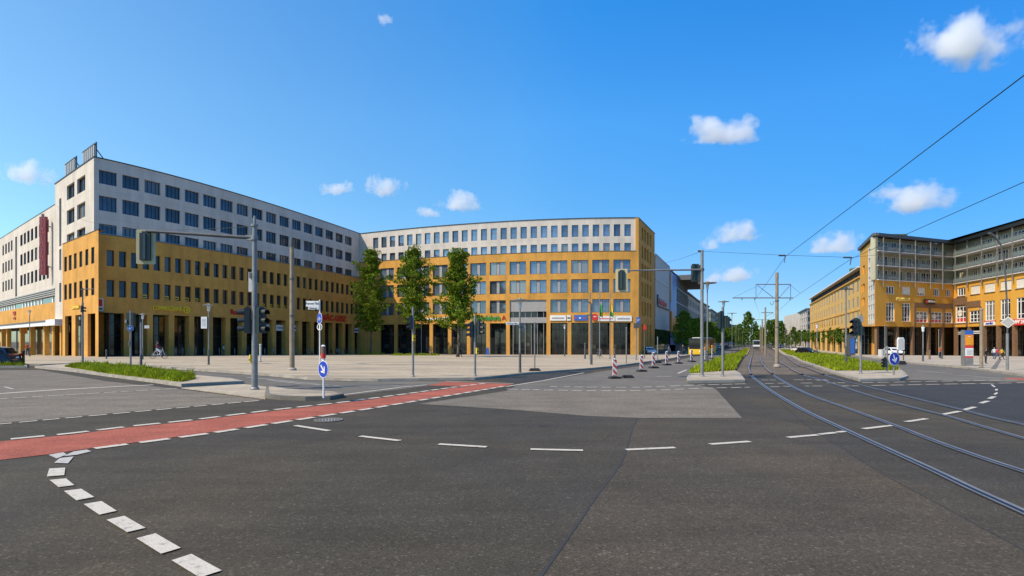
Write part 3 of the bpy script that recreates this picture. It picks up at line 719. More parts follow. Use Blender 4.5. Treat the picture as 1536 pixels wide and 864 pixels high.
for a, b in swx:
    for z0, z1 in ((21.3, 23.3), (17.9, 19.9), (15.3, 16.6)):
        o = window(LB, 's_white', LS, (sx(a) + sx(b)) / 2, (z0 + z1) / 2, 0, .24, 'street_window', abs(sx(b) - sx(a)) / 1.9 * LS.st(sx(a))); o.scale.z = (z1 - z0) / 2
mb = MB()
for a, b, c, d in opsS[-3:]: strip(mb, LS, a, b, c, -.3, d, -.3, 0, 2)
mb.build('stair_glazing', 'glass_plain', LB, True)
# brick part
tb = lambda k: 37.85 + 1.866 * k
ta = lambda k: 37.75 + 3.72 * k
rowsB = [(11.35, 13.35), (7.5, 9.6)]
ops = [(tb(k), tb(k) + 1.12, a, b) for k in range(33) for a, b in rowsB] + [(ta(k), ta(k) + 2.72, -2, 5.45) for k in range(17)]
tL = LP.tx(148, OB); sE = LS.tx(147.6, OB)
mb = MB(); wall(mb, LP, tL, 100.6, -2, 15.2, ops, OB, .32)
strip(mb, LP, tL, 100.6, 15.2, OB, 15.2, -.1)
sb = [(96.3, 100.4), (103, 107.5), (110.8, 115), (119, 123.5), (127.9, 132.5), (136.8, 141.5)]
sa = [(97.5, 107.5), (113, 125), (131.5, 143)]
ops2 = [(LS.tx(a, OB), LS.tx(b, OB), c, d) for a, b in sb for c, d in rowsB] + [(LS.tx(a, OB), LS.tx(b, OB), -2, 5.3) for a, b in sa]
wall(mb, LS, LS.tx(93.7, OB), sE, -2, 15.2, ops2, OB, .32)
strip(mb, LS, LS.tx(93.7, OB), sE, 15.2, OB, 15.2, -.1, 0, 6)
p1, p2 = LS.pt(sE, OB), LP.pt(tL, OB)
mb.face([(*p1, -2), (*p2, -2), (*p2, 15.2), (*p1, 15.2)], 0, [(0, -2), (.3, -2), (.3, 15.2), (0, 15.2)])
e = LS.tx(93.7, OB); q0, q1 = LS.pt(e, OB), LS.pt(e, -.2)
mb.face([(*q1, -2), (*q0, -2), (*q0, 15.2), (*q1, 15.2)], 0, [(0, -2), (.7, -2), (.7, 15.2), (0, 15.2)])
for k in range(17):   # column sides reach back under the arcade
    for t in (ta(k), ta(k) + 2.72): mb.face([(*LP.pt(t, OB - .32), -2), (*LP.pt(t, OB - 1.0), -2), (*LP.pt(t, OB - 1.0), 5.45), (*LP.pt(t, OB - .32), 5.45)], 0, [(0, 0), (.7, 0), (.7, 7), (0, 7)])
mb.build('brick_wall', 'brick', LB, True)
mb = MB(); beam(mb, LP, tL - .05, 100.6, 15.2, 15.27, .2, OB + .05); beam(mb, LS, LS.tx(93.7, OB), sE, 15.2, 15.27, .2, OB + .05, 0, 6); mb.build('ledge', 'dark_trim', LB, True)
YEL = {3, 5, 6, 7, 8, 16, 17, 18, 19}
stk = MB()
for q in (((-.35, .35), (-.62, -.5)), ((-.35, .35), (-.95, -.83)), ((.23, .35), (-.95, -.5))): stk.box(((q[0][0] + q[0][1]) / 2, .04, (q[1][0] + q[1][1]) / 2), (q[0][1] - q[0][0], .02, q[1][1] - q[1][0]))
stkm = stk.mesh('sticker', 'yellow')
for k in range(33):
    for i, (a, b) in enumerate(rowsB):
        o = window(LB, 'l_brick', LP, tb(k) + .56, (a + b) / 2, OB, .26, 'narrow_window')
        if i == 1 and k in YEL: link('yellow_sticker', stkm, o)
for a, b in sb:
    for c, d in rowsB: window(LB, 's_brick', LS, (LS.tx(a, OB) + LS.tx(b, OB)) / 2, (c + d) / 2, OB, .08, 'street_window')
for k in range(17):
    window(LB, 'l_shop', LP, ta(k) + 1.36, 2.4, OB, 3.0 if k > 0 else 1.6, 'shop_window', LP.st(ta(k)) * 1.3)
for a, b in sa: window(LB, 'l_shop', LS, (LS.tx(a, OB) + LS.tx(b, OB)) / 2, 2.3, OB, 1.3, 'shop_window', 1.25)
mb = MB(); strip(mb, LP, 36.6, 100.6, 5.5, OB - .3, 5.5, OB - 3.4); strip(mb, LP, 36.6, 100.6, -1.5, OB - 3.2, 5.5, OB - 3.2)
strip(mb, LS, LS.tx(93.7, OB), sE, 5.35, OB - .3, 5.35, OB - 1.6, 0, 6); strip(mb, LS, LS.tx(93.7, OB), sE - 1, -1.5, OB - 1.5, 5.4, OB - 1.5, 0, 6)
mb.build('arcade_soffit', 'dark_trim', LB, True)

# neighbouring department store down the side street
sR = sx(82.3); sL = -165.0
STB = thing('department_store', 'pale department store with narrow windows and shop canopy beside the office block', 'building', (*LS.pt(sR), 0))
colx = [(60.8, 65), (55.2, 59), (49.2, 52.8), (43.3, 46.9), (37.9, 41.3), (32.7, 36), (27.5, 31), (13.6, 16), (9.4, 11.8), (5.1, 7.6), (1, 3.2), (-7, -5), (-12, -10), (66.8, 70)]
rowz = [(18.45, 20.4), (15.0, 17.0), (11.45, 13.4)]
ops = [(sx(a), sx(b), c, d) for a, b in colx for c, d in rowz] + [(sx(20), sx(22.8), 9.9, 20.6)]
mb = MB(); wall(mb, LS, sL, sR, 9.7, 22.0, ops, -.25, .3)
strip(mb, LS, sL, sR, 22.0, -.25, 22.0, -3.2); strip(mb, LS, sL, sR - .2, 22.0, -3.0, 24.0, -3.0)
flat(mb, [LS.pt(sL, -3), LS.pt(-110, -3), LS.pt(-90, -3), LS.pt(sR, -3), Vector((-110, 140)), Vector((-170, 170))], 23.6)
backwalls(mb, [LS.pt(sR, -.25), Vector((-110, 140)), Vector((-170, 170)), LS.pt(sL, -.25)], -1, 22)
mb.build('wall', 'white_wall', STB, True)
mb = MB(); beam(mb, LS, sL, sR, 24.0, 24.12, -3.3, -2.9, 0, 12); beam(mb, LS, sL, sR, 22.0, 22.08, -.6, -.2, 0, 12); mb.build('coping', 'dark_trim', STB, True)
mb = MB()
for k in range(9): beam(mb, LS, sR - 2.3 - k * 5.0, sR - .9 - k * 5.0 + 2.2, 22.5, 23.5, -3.05, -2.96, 0, 2)
mb.build('attic_louvre', 'grey_panel', STB, True)
for a, b in colx:
    for c, d in rowz:
        t = (sx(a) + sx(b)) / 2; window(STB, 'b_narrow', LS, t, (c + d) / 2, -.25, .08, 'narrow_window', abs(sx(b) - sx(a)) / .62 * LS.st(t))
mb = MB(); strip(mb, LS, sx(20), sx(22.8), 9.9, -.5, 20.6, -.5, 0, 2); mb.build('stair_glazing', 'glass_plain', STB, True)
mb = MB()
for k in range(4): beam(mb, LS, sL, sR, 8.65 + k * .28, 8.82 + k * .28, -.4, -.1 + .06 * k, 0, 12)
mb.build('louvre_band', 'grey_panel', STB, True)
mb = MB(); strip(mb, LS, sL, sR, 7.6, -.45, 9.7, -.45, 0, 12); mb.build('ribbon_window', 'glass_shop', STB, True)
mb = MB()
for k in range(60):
    t = sL + (sR - sL) * (k + .5) / 60
    if k % 9 in (2, 3): continue
    beam(mb, LS, t - .22, t + .22, 7.66, 8.6, -.44, -.4, 0, 1)
mb.build('ribbon_blind', 'white', STB, True)
mb = MB(); strip(mb, LS, sL, sR, 4.9, 0, 7.62, 0, 0, 12); strip(mb, LS, sL, sR, 7.62, 0, 7.62, -.5, 0, 12)
p, q = LS.pt(sR, 0), LS.pt(sR, -.5); mb.face([(*p, 4.9), (*q, 4.9), (*q, 7.62), (*p, 7.62)], 0, [(0, 0), (.5, 0), (.5, 3), (0, 3)]); mb.build('brick_band', 'brick', STB, True)
mb = MB(); beam(mb, LS, sL, sx(94), 4.75, 4.95, -2.5, .9, 0, 12); beam(mb, LS, sL, sx(93.4), 4.2, 4.75, .2, .8, 1, 12); beam(mb, LS, sx(81), sx(95), 4.15, 5.0, -.6, .95, 1, 2); mb.build('canopy', ['roof', 'white'], STB, True)
mb = MB(); strip(mb, LS, sL, sx(95), -1.5, -2.4, 4.75, -2.4, 0, 12); mb.build('shop_front', 'glass_shop', STB, True)
for i, x in enumerate((3, 11, 31, 46, 67, 80, 92)):
    mb = MB(); t = sx(x); beam(mb, LS, t - .3, t + .3, -1.5, 4.75, -.5, .1, 0, 1); mb.build('column', 'brick_base', STB, True)
    if i % 2 == 0:
        mb = MB(); beam(mb, LS, t - .45, t + .8, 3.2, 4.2, -.7, -.55, 0, 1); mb.build('shop_panel', 'orange' if i < 3 else 'grey_panel', STB, True)
for i in range(9):
    mb = MB(); t = sL + 3 + (sx(93) - sL - 3) * i / 9; beam(mb, LS, t, t + .12, -1.5, 4.7, -2.42, -2.3, 0, 1); mb.build('mullion', 'galv', STB, True)
# banner and letters
t = sx(74.5); p = LS.pt(t, .7); BN = thing('banner_sign', 'tall dark red vertical banner sign on the pale department store', 'sign', (p.x, p.y, 16))
mb = MB()
rzb = LS.rz(t); mb.box((0, 0, 0), (1.1, .35, 8.6), rzb + .5); mb.build('panel', 'dark_red', BN)
mb = MB(); mb.box((-.3, .2, 4.5), (.5, .3, .5), rzb); mb.box((0, .5, -3), (.15, 1, .15), rzb); mb.box((0, .5, 3), (.15, 1, .15), rzb); mb.build('bracket', 'galv', BN)
for i, ch in enumerate('LINDENCENTER'):
    o = text('letter', ch, .75, 'banner_letter', (0, 0, 0), rzb + .5, BN, .02, False); o.location = Vector((sin(rzb + .5), -cos(rzb + .5), 0)) * .2 + Vector((0, 0, 3.8 - i * .69))
p, r = on_wall(LS, 21.5, 6.5, .08)
RS = thing('wall_sign', 'red two line shop lettering on the brick band of the department store', 'sign', p)
text('lettering', 'Kaufland', .85, 'red_letter', p + Vector((0, 0, .35)), r, RS, .06, True, .62, .02); text('lettering', 'warenhaus', .62, 'red_letter', p - Vector((0, 0, .45)), r, RS, .06, True, .7, .02)
p, r = on_wall(LS, 113, 6.35, OB + .08)
WS = thing('wall_sign', 'small yellow bank lettering on the sunlit brick end of the office block', 'sign', p)
text('lettering', 'Commerzbank', .62, 'yellow_letter', p, r, WS, .05, True, .9, .02)
p, r = on_wall(LP, 252, 6.35, OB + .08)
WS = thing('wall_sign', 'long yellow bank lettering with round emblem on the shaded brick front', 'sign', p)
text('lettering', 'COMMERZBANK', .78, 'yellow_letter', p, r, WS, .05, True, .66, .02)
mb = MB(); mb.torus((0, 0, 0), .42, .1, 20, 6); mb.box((.05, 0, 0), (.25, .06, .4)); o = mb.build('emblem', 'yellow_letter', WS); p2, r2 = on_wall(LP, 280, 6.3, OB + .1); o.location = p2 - p; o.rotation_euler = (0, 0, r2)
p, r = on_wall(LP, 362, 6.35, OB + .08)
WS = thing('wall_sign', 'red drugstore lettering on the shaded brick front, partly behind the traffic lights', 'sign', p)
text('lettering', 'Rossmann', 1.05, 'red_letter', p, r, WS, .05, True, .9, .03)
p, r = on_wall(LP, 501.5, 6.35, OB + .08)
WS = thing('wall_sign', 'wide bright red lettering on the brick front behind the street name signs', 'sign', p)
text('lettering', 'MÄC-GEIZ', 1.45, 'red_sign', p, r, WS, .05, True, 1.15, .06)
for i, x in enumerate((396.5, 421.5, 445, 535)):
    p, r = on_wall(LP, x, 4.2, OB - .7)
    S = thing('shop_sign', ORD[i] + ' white sign board from the left hung under the left brick arcade', 'sign', p, r, 'white sign boards in the left arcade')
    mb = MB(); mb.box((0, 0, 0), (2.3, .12, 1.0)); mb.build('board', 'white', S)
    mb = MB()
    mb.box((0, -.07, 0), (1.8, .03, .3))
    mb.build('print', 'blue_sign' if i != 1 else 'grey_panel', S)
    mb = MB(); mb.tube((-.8, 0, .5), (-.8, 0, 1.3), .03); mb.tube((.8, 0, .5), (.8, 0, 1.3), .03); mb.build('hanger', 'galv_dark', S)
p, r = on_wall(LP, 149.5, 6.4, OB + .6)
S = thing('projecting_sign', 'white and red box sign projecting from the brick corner', 'sign', p, r - .3)
mb = MB(); mb.box((0, 0, 0), (.75, .25, 1.6)); mb.build('box', 'white', S)
mb = MB(); mb.box((.05, -.13, .25), (.45, .03, .85)); mb.build('emblem', 'red_sign', S)
mb = MB(); mb.box((.02, -.13, -.5), (.5, .03, .16)); mb.build('print', 'dark_trim', S)
mb = MB(); mb.tube((-.1, 0, .8), (-.3, .6, 1.4), .04); mb.build('bracket', 'galv_dark', S)
p, r = on_wall(LP, 161, 3.1, OB - 1.3)
S = thing('shop_sign', 'small pink and white sign behind the first arcade opening', 'sign', p, r)
mb = MB(); mb.box((0, 0, 0), (.55, .08, .8)); mb.build('board', 'white', S); mb = MB(); mb.box((0, -.05, .05), (.28, .03, .5)); mb.build('emblem', 'red_sign', S)
mb = MB(); mb.tube((0, .2, -.4), (0, .2, -3.2), .04); mb.build('post', 'galv_dark', S)
# roof sign frames on the corner
for i, (xa, xb, za, zb) in enumerate(((87.5, 102, 25.3, 27.3), (113, 131, 25.1, 27.2))):
    ta_, tb_ = sx(xa), sx(xb); p = LS.pt(ta_, -.8)
    S = thing('roof_sign', ('farther' if i == 0 else 'nearer') + ' rooftop letter frame seen at an angle above the office block', 'sign', (p.x, p.y, 24.4))
    mb = MB(); n = 6
    for k in range(n):
        a = ta_ + (tb_ - ta_) * k / n; beam(mb, LS, a + .1, a + (tb_ - ta_) / n - .12, za, zb, -.86, -.74, 0, 1)
    mb.build('letter_panel', 'grey_panel', S, True)
    mb = MB(); beam(mb, LS, ta_, tb_, zb, zb + .1, -.9, -.7, 0, 1); beam(mb, LS, ta_, tb_, za - .1, za, -.9, -.7, 0, 1)
    for t in (ta_, tb_ - .1):
        beam(mb, LS, t, t + .15, 24.4, zb + .3, -1.0, -.86, 0, 1); a, b = LS.pt(t, -1), LS.pt(t, -2.6); mb.bar((a.x, a.y, zb - .6), (b.x, b.y, 24.4), .1, .1)
    mb.build('frame', 'galv_dark', S, True)

# ------------------------------------------------------------------ centre building
win_proto('c_big', 3.15, 2.45, 'dark_trim', 'glass_sky', 1, 1, .07, (-.3, .3))
win_proto('c_white', 1.22, 2.2, 'dark_trim', 'glass_sky', 1, 1, .05)
win_proto('c_white2', 1.22, 1.42, 'dark_trim', 'glass_sky', 1, 1, .05)
win_proto('c_shop', 3.3, 6.4, 'dark_trim', 'glass_shop', 2, 1, .07, (), (.2, 2.0))
win_proto('c_side', .62, 2.5, 'dark_trim', 'glass_brick', 1, 1, .05)
blk = MB(); blk.box((0, .058, 0), (.56, .09, 2.3)); pnl = blk.mesh('spandrel', 'grey_panel')
CB = thing('corner_building', 'gently curved central block with sunlit yellow brick grid and two white top storeys', 'building', (*CP.pt(0), 0))
cw = lambda k: -2.89 - 1.95 * k
cb = lambda k: -4.94 - 3.9 * k
mb = MB(); ops = [(cw(k), cw(k) + 1.22, a, b) for k in range(27) for a, b in ((21.3, 23.5), (18.63, 20.05))]
wall(mb, CP, -56.9, -.85, 18.5, 24.65, ops, 0, .3)
bk = [CS.pt(CS.t1), Vector((12, 160)), Vector((-52, 150)), CP.pt(-56.9)]
flat(mb, [CP.pt(-56.9 + 56.6 * k / 16) for k in range(17)] + [CS.pt(CS.t1), Vector((12, 160)), Vector((-52, 150))], 24.35)
mb.build('upper_wall', 'white_wall', CB, True)
mb = MB()
rowsC = [(14.5, 16.95), (10.9, 13.4), (7.25, 9.7)]
ops = []
for k in range(13):
    for i, (a, b) in enumerate(rowsC):
        if i == 2 and k in (4, 5): continue
        ops.append((cb(k), cb(k) + 3.15, a, b))
    if k not in (4, 5): ops.append((cb(k), cb(k) + 3.2, -3, 5.35))
ops.append((cb(5), cb(4) + 3.15, -3, 9.7))
wall(mb, CP, -56.9, -.3, -3, 18.5, ops, .25, .32)
strip(mb, CP, -56.9, -.85, 18.5, .25, 18.5, -.1); wall(mb, CP, -.85, -.3, 18.5, 24.65, [], .25, .3)
a, b = CP.pt(-.85, .25), CP.pt(-.85, 0); mb.face([(*a, 18.5), (*b, 18.5), (*b, 24.65), (*a, 24.65)], 0, [(0, 0), (.2, 0), (.2, 6), (0, 6)])
scx = [(962.5, 965), (966.6, 969.1), (970.6, 973), (974.8, 977)]
ops = [(CS.tx(a), CS.tx(b), c, d) for a, b in scx for c, d in ((21.1, 23.6), (17.7, 20.1), (14.1, 16.7), (10.5, 13.2), (6.8, 9.5), (-3, 5.2))]
s0 = CS.tx(958.4)
wall(mb, CS, s0, CS.t1, -3, 24.65, ops, 0, .3)
a, b = CP.pt(-.3, .25), CS.pt(s0); mb.face([(*a, -3), (*b, -3), (*b, 24.65), (*a, 24.65)], 0, [(0, -3), (.5, -3), (.5, 24), (0, 24)])
backwalls(mb, bk, -2, 24.65)
mb.build('brick_wall', 'brick', CB, True)
mb = MB(); beam(mb, CP, -56.9, -.2, 24.65, 24.78, -.3, .1); beam(mb, CS, s0, CS.t1, 24.65, 24.78, -.3, .1, 0, 4); mb.build('coping', 'dark_trim', CB, True)
mb = MB(); beam(mb, CP, -56.9, -.85, 18.5, 18.57, -.05, .3); mb.build('ledge', 'dark_trim', CB, True)
for k in range(27):
    window(CB, 'c_white', CP, cw(k) + .61, 22.4, 0, .2, 'small_window'); window(CB, 'c_white2', CP, cw(k) + .61, 19.34, 0, .2, 'small_window')
for k in range(13):
    for i, (a, b) in enumerate(rowsC):
        if i == 2 and k in (4, 5): continue
        o = window(CB, 'c_big', CP, cb(k) + 1.575, (a + b) / 2, .25, .24, 'wide_window'); link('middle_panel', pnl, o)
    if k not in (4, 5): window(CB, 'c_shop', CP, cb(k) + 1.6, 2.2, .25, 1.7, 'shop_window', CP.st(cb(k)) * 1.22)
for a, b in scx:
    for c, d in ((21.1, 23.6), (17.7, 20.1), (14.1, 16.7), (10.5, 13.2), (6.8, 9.5)): window(CB, 'c_side', CS, (CS.tx(a) + CS.tx(b)) / 2, (c + d) / 2, 0, .2, 'slit_window')
mb = MB()
for a, b in scx: strip(mb, CS, CS.tx(a), CS.tx(b), -2, -.25, 5.2, -.25, 0, 1)
mb.build('slit_glazing', 'glass_brick', CB, True)
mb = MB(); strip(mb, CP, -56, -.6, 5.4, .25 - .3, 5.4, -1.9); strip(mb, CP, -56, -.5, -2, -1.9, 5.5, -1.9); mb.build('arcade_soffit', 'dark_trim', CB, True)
# entrance bay: grey panels over a glass lobby
t0, t1 = cb(5), cb(4) + 3.15
mb = MB(); beam(mb, CP, t0, t1, 7.5, 9.7, -.3, .02, 0, 4); beam(mb, CP, t0, t1, 5.35, 6.4, -.3, .08, 0, 4); mb.build('entrance_panel', 'grey_panel', CB, True)
mb = MB(); strip(mb, CP, t0, t1, 6.4, -.2, 7.5, -.2, 0, 4); mb.build('entrance_window', 'glass_plain', CB, True)
mb = MB()
for k in range(6): t = t0 + (t1 - t0) * (k + .5) / 6; beam(mb, CP, t - .06, t + .06, -2, 7.5, -.9 if k % 2 else -.3, -.1, 0, 1)
mb.build('entrance_mullion', 'galv', CB, True)
mb = MB(); strip(mb, CP, t0, t1, -2, -1.0, 5.35, -1.0, 0, 4); mb.build('entrance_glazing', 'glass_shop', CB, True)
# shop signs
p, r = on_wall(CP, 728, 6.35, .35)
S = thing('wall_sign', 'green pharmacy lettering on the yellow brick above the arcade', 'sign', p)
text('lettering', 'Q Apothekeria', 1.35, 'green_letter', p, r, S, .05, True, .72, .02); text('initial', 'A', 1.25, 'red_letter', p + Vector((3.55, -.95, 0)), r, S, .05)
p, r = on_wall(CP, 666, 6.2, .35)
S = thing('wall_sign', 'white letters CITY beside a pale band, partly behind the third tree', 'sign', p)
text('lettering', 'CITY', 1.05, 'white', p, r, S, .05, True, 1.0, .03)
mb = MB(); beam(mb, CP, CP.tx(626), CP.tx(660), 6.2, 6.5, .26, .34, 0, 4); mb.build('band', 'white', S, True)
for i, (xa, xb, c, d, mat, pm, lab) in enumerate(((825, 849, 5.75, 6.75, 'white', 'grey_panel', 'long white sign panel with a grey line above the arcade'), (850.5, 856, 5.75, 6.75, 'white', 'dark_trim', 'short white sign panel with dark print beside the long white one'),
        (861, 881, 5.75, 6.75, 'blue_panel', 'red_sign', 'blue sign panel with red and white print above the arcade'), (897, 922, 5.65, 6.55, 'white', 'red_sign', 'pale sign panel with red print right of the round red emblem'), (923, 947.5, 5.6, 6.6, 'white', 'grey_panel', 'plain white sign panel nearest the right building corner'))):
    ta_, tb_ = CP.tx(xa, .3), CP.tx(xb, .3); p = CP.pt((ta_ + tb_) / 2, .3)
    S = thing('shop_sign', lab, 'sign', (p.x, p.y, (c + d) / 2), 0, 'shop signs on the central block')
    mb = MB(); beam(mb, CP, ta_, tb_, c, d, .26, .4, 0, 3); mb.build('panel', mat, S, True)
    mb = MB(); n = 3 if i == 2 else 1
    for k in range(n):
        if k: S_ = mb.build('print', [pm, 'white'], S, True); mb = MB()
        u = ta_ + (tb_ - ta_) * (k + .12) / n; v = ta_ + (tb_ - ta_) * (k + (.55 if n > 1 else .88)) / n
        beam(mb, CP, u, v, c + .35, d - .4, .4, .43, k % 2, 2)
    mb.build('print', [pm, 'white'], S, True)
p, r = on_wall(CP, 892, 6.35, .3); S = thing('shop_sign', 'round red emblem sign between the blue and pale panels', 'sign', p, r)
mb = MB(); mb.disc((0, -.2, 0), .62, 20, .25); mb.build('disc', 'red_sign', S); mb = MB(); mb.box((0, -.21, .1), (.5, .03, .12)); mb.build('mark', 'white', S)

# ------------------------------------------------------------------ shopping mall down the street on the left side
MALL = thing('shopping_mall', 'grey metal clad shopping mall with glass front and projecting flat roof', 'building', (*ML_.pt(0), 0))
mb = MB(); m1 = ML_.tx(1004.5)
wall(mb, ML_, 0, m1, -2, 20.4, [], 0, .2, 0, 3)
for z in (4.4, 9.6, 15.2): pass
flat(mb, [ML_.pt(0), ML_.pt(ML_.t1), Vector((30, 200)), Vector((5, 160))], 20.2)
backwalls(mb, [ML_.pt(0), Vector((5, 160)), Vector((30, 200)), ML_.pt(ML_.t1)], -2, 20.4)
mb.build('metal_wall', 'metal_clad', MALL, True)
mb = MB()
for z in (4.6, 9.5, 15.0, 20.4): beam(mb, ML_, 0, m1, z, z + .22, 0, .12, 0, 2)
for k in range(14): t = m1 * (k + .5) / 14; beam(mb, ML_, t, t + .08, 4.8, 20.3, 0, .03, 0, 1)
mb.build('panel_joint', 'sill', MALL, True)
mb = MB(); beam(mb, ML_, 0, m1, -2, 4.5, -.3, .03, 0, 4); mb.build('shop_front', 'glass_shop', MALL, True)
m2 = ML_.tx(1014); m3 = ML_.t1
mb = MB(); strip(mb, ML_, m1, m2, 1, .15, 19.5, .15, 0, 2); mb.build('poster_glazing', 'blue_panel', MALL, True)
mb = MB(); beam(mb, ML_, m1, m1 + 3.0, 12, 19, .15, .3, 0, 2); beam(mb, ML_, m1 + .3, m1 + 3, 4.2, 9.5, .15, .5, 1, 2); beam(mb, ML_, m1 + 4, m2 + 3, 4.2, 8.2, .15, .4, 1, 2); mb.build('poster', ['beige_wall', 'orange'], MALL, True)
mb = MB(); strip(mb, ML_, m2, m3, -2, -.2, 20.2, -.2, 0, 4); mb.build('glass_front', 'glass_sky', MALL, True)
mb = MB()
for k in range(9): t = m2 + (m3 - m2) * k / 8; beam(mb, ML_, t, t + .25, -2, 20, -.2, .1, 0, 1)
for z in (4.5, 8.5, 12.5, 16.5, 20.0): beam(mb, ML_, m2, m3, z, z + .3, -.2, .08, 0, 2)
mb.build('glazing_grid', 'galv', MALL, True)
mb = MB(); beam(mb, ML_, m2 + 6, m3 + 8, 19.2, 20.6, -5, 4.5, 0, 3); mb.build('projecting_roof', 'roof', MALL, True)
p = ML_.pt(ML_.tx(993), .25); S = thing('wall_sign', 'faded red lettering on the grey metal mall wall', 'sign', (p.x, p.y, 9.2))
text('lettering', 'Linden-Center', 1.9, 'red_sign', (p.x, p.y, 10.6), ML_.rz(5), S, .08, True, 1.1, .01)
mb = MB(); beam(mb, ML_, ML_.tx(985), ML_.tx(1003), 9.5, 9.7, .02, .3, 0, 2); beam(mb, ML_, ML_.tx(985), ML_.tx(986), 9.5, 12.0, .02, .3, 0, 2); mb.build('rail', 'dark_trim', S, True)

def block(name, label, base, faces, z, wallmat, rows, cols, wmat='glass_plain', roofz=.5, back=()):
    """plain building from a chain of plan corners; windows on every front"""
    B = thing(name, label, 'building', (base[0], base[1], -.9)); mb = MB(); fs = [Ln(a, b) for a, b in zip(faces, faces[1:])]
    for i, f in enumerate(fs):
        ops = []
        nc = cols[i]; st_ = f.t1 / nc
        for k in range(nc):
            for a, b in rows:
                ops.append((st_ * (k + .22), st_ * (k + .78), a, b))
                w_ = MB(); strip(w_, f, st_ * (k + .22), st_ * (k + .78), a, -.25, b, -.25, 0, 1); beam(w_, f, st_ * (k + .49), st_ * (k + .51), a, b, -.25, -.15, 1, 1); w_.build('window', [wmat, 'dark_trim'], B, True)
        wall(mb, f, 0, f.t1, -2, z, ops, 0, .3, 0, 8)
    pts = list(faces) + list(back)
    backwalls(mb, [faces[-1]] + list(back) + [faces[0]], -2, z); flat(mb, pts, z - .3); mb.build('wall', wallmat, B, True)
    mb = MB()
    for f in fs: beam(mb, f, -.3, f.t1 + .3, z, z + roofz, -.5, .5, 0, 1)
    mb.build('roof_edge', 'roof', B, True); return B
block('townhouse_row', 'pale curved block with grey roof beyond the mall', pxy(1031, 182), [pxy(1031, 178), pxy(1046, 212), pxy(1063, 250)], 17.5, 'beige_wall', [(3.5, 5.5), (7, 9), (10.5, 12.5), (14, 16)], (6, 6), back=[(60, 280), (40, 220)])
block('apartment_block', 'small pale flat roofed block far down the street beside the lamps', pxy(1063, 255), [pxy(1060, 262), pxy(1066, 262), pxy(1081, 330)], 17.0, 'cream', [(3, 5), (6.5, 8.5), (10, 12), (13.3, 15.3)], (3, 8), back=[(100, 380), (70, 330)])
block('apartment_block', 'distant pink block above the trees at the end of the street', pxy(1090, 520), [pxy(1086, 520), pxy(1113, 540)], 17.5, 'pink_wall', [(8, 10), (11.5, 13.5), (14.6, 16.3)], (12,), back=[(240, 600), (210, 600)])
block('apartment_block', 'white four storey block behind the yellow long building', pxy(1198, 262), [pxy(1197, 275), pxy(1211, 236), pxy(1222, 240)], 15.8, 'white_wall', [(4, 5.8), (7.3, 9.2), (10.6, 12.5), (13.4, 15)], (5, 2), back=[(150, 300)])
block('apartment_block', 'farther beige block left of the white one beyond the trees', pxy(1182, 340), [pxy(1180, 352), pxy(1190, 320), pxy(1199, 330)], 13.5, 'beige_wall', [(4, 5.8), (7.3, 9), (10.3, 12)], (4, 3), back=[(190, 380)])

# ------------------------------------------------------------------ long yellow building on the right side of the street
YB = thing('yellow_terrace', 'long pale yellow block with glazed attic receding along the right street', 'building', (*RY.pt(RY.t1), 0))
mb = MB(); ops = []; wins = []
nb_ = 18; st_ = RY.t1 / nb_
for k in range(nb_):
    a, b = st_ * (k + .25), st_ * (k + .68)
    for c, d in ((13.4, 15.9), (9.9, 12.2), (6.6, 8.7)): ops.append((a, b, c, d))
    if k % 2 == 0: ops.append((st_ * (k + .1), st_ * (k + 1.55), -2, 5.2))
wall(mb, RY, 0, RY.t1, -2, 16.7, ops, 0, .35, 0, 8); mb.build('wall', 'pale_yellow', YB, True)
for a, b, c, d in ops:
    mb = MB(); strip(mb, RY, a, b, c, -.06 if c > 0 else -1.2, d, -.06 if c > 0 else -1.2, 0, 1); beam(mb, RY, (a + b) / 2 - .06, (a + b) / 2 + .06, c, d, -.1, -.02, 1, 1)
    mb.build('window' if c > 0 else 'shop_window', ['glass_brick' if c > 0 else 'glass_shop', 'brick_base'], YB, True)
mb = MB()
for k in range(0, nb_, 2): t = st_ * (k + .87) ; beam(mb, RY, t, t + .35, 5.4, 16.4, .0, .04, 0, 1)
beam(mb, RY, 0, RY.t1, 5.3, 5.6, 0, .2, 0, 2); beam(mb, RY, 0, RY.t1, 9.0, 9.25, 0, .12, 0, 2); beam(mb, RY, 0, RY.t1, 16.4, 16.75, -.1, .3, 0, 2); mb.build('pilaster', 'yellow_render', YB, True)
mb = MB(); strip(mb, RY, 0, RY.t1, 16.75, -.4, 18.7, -.9, 0, 2); mb.build('attic_glazing', 'glass_sky', YB, True)
mb = MB()
for k in range(46):
    t = RY.t1 * k / 46; a, b = RY.pt(t, -.34), RY.pt(t, -.84); mb = MB(); mb.bar((a.x, a.y, 16.75), (b.x, b.y, 18.7), .28 if k % 3 else .5, .1)
    mb.build('attic_mullion', 'dark_trim', YB, True)
mb = MB(); beam(mb, RY, -1, RY.t1, 18.7, 18.95, -1.2, .5, 1, 2); strip(mb, RY, -1, RY.t1, 18.96, .4, 20.3, -3, 0, 2); strip(mb, RY, -1, RY.t1, 20.3, -3, 20.3, -14, 0, 2)
a, b = RY.pt(-1, -.5), RY.pt(-1, -14); mb.face([(*a, -2), (*b, -2), (*b, 20.3), (*a, 18.9)], 0); mb.build('roof', ['roof', 'white'], YB, True)
p = RY.pt(RY.tx(1255), -6)
S = thing('roof_hedge', 'green hedge box on the roof of the long yellow block', 'planter', (p.x, p.y, 20.3))
mb = MB(); mb.box((0, 0, .5), (4, 5, 1.0)); mb.build('box', 'galv_dark', S); mb = MB(); mb.box((0, 0, 1.6), (3.8, 4.8, 1.4)); mb.build('hedge', 'hedge_box', S)

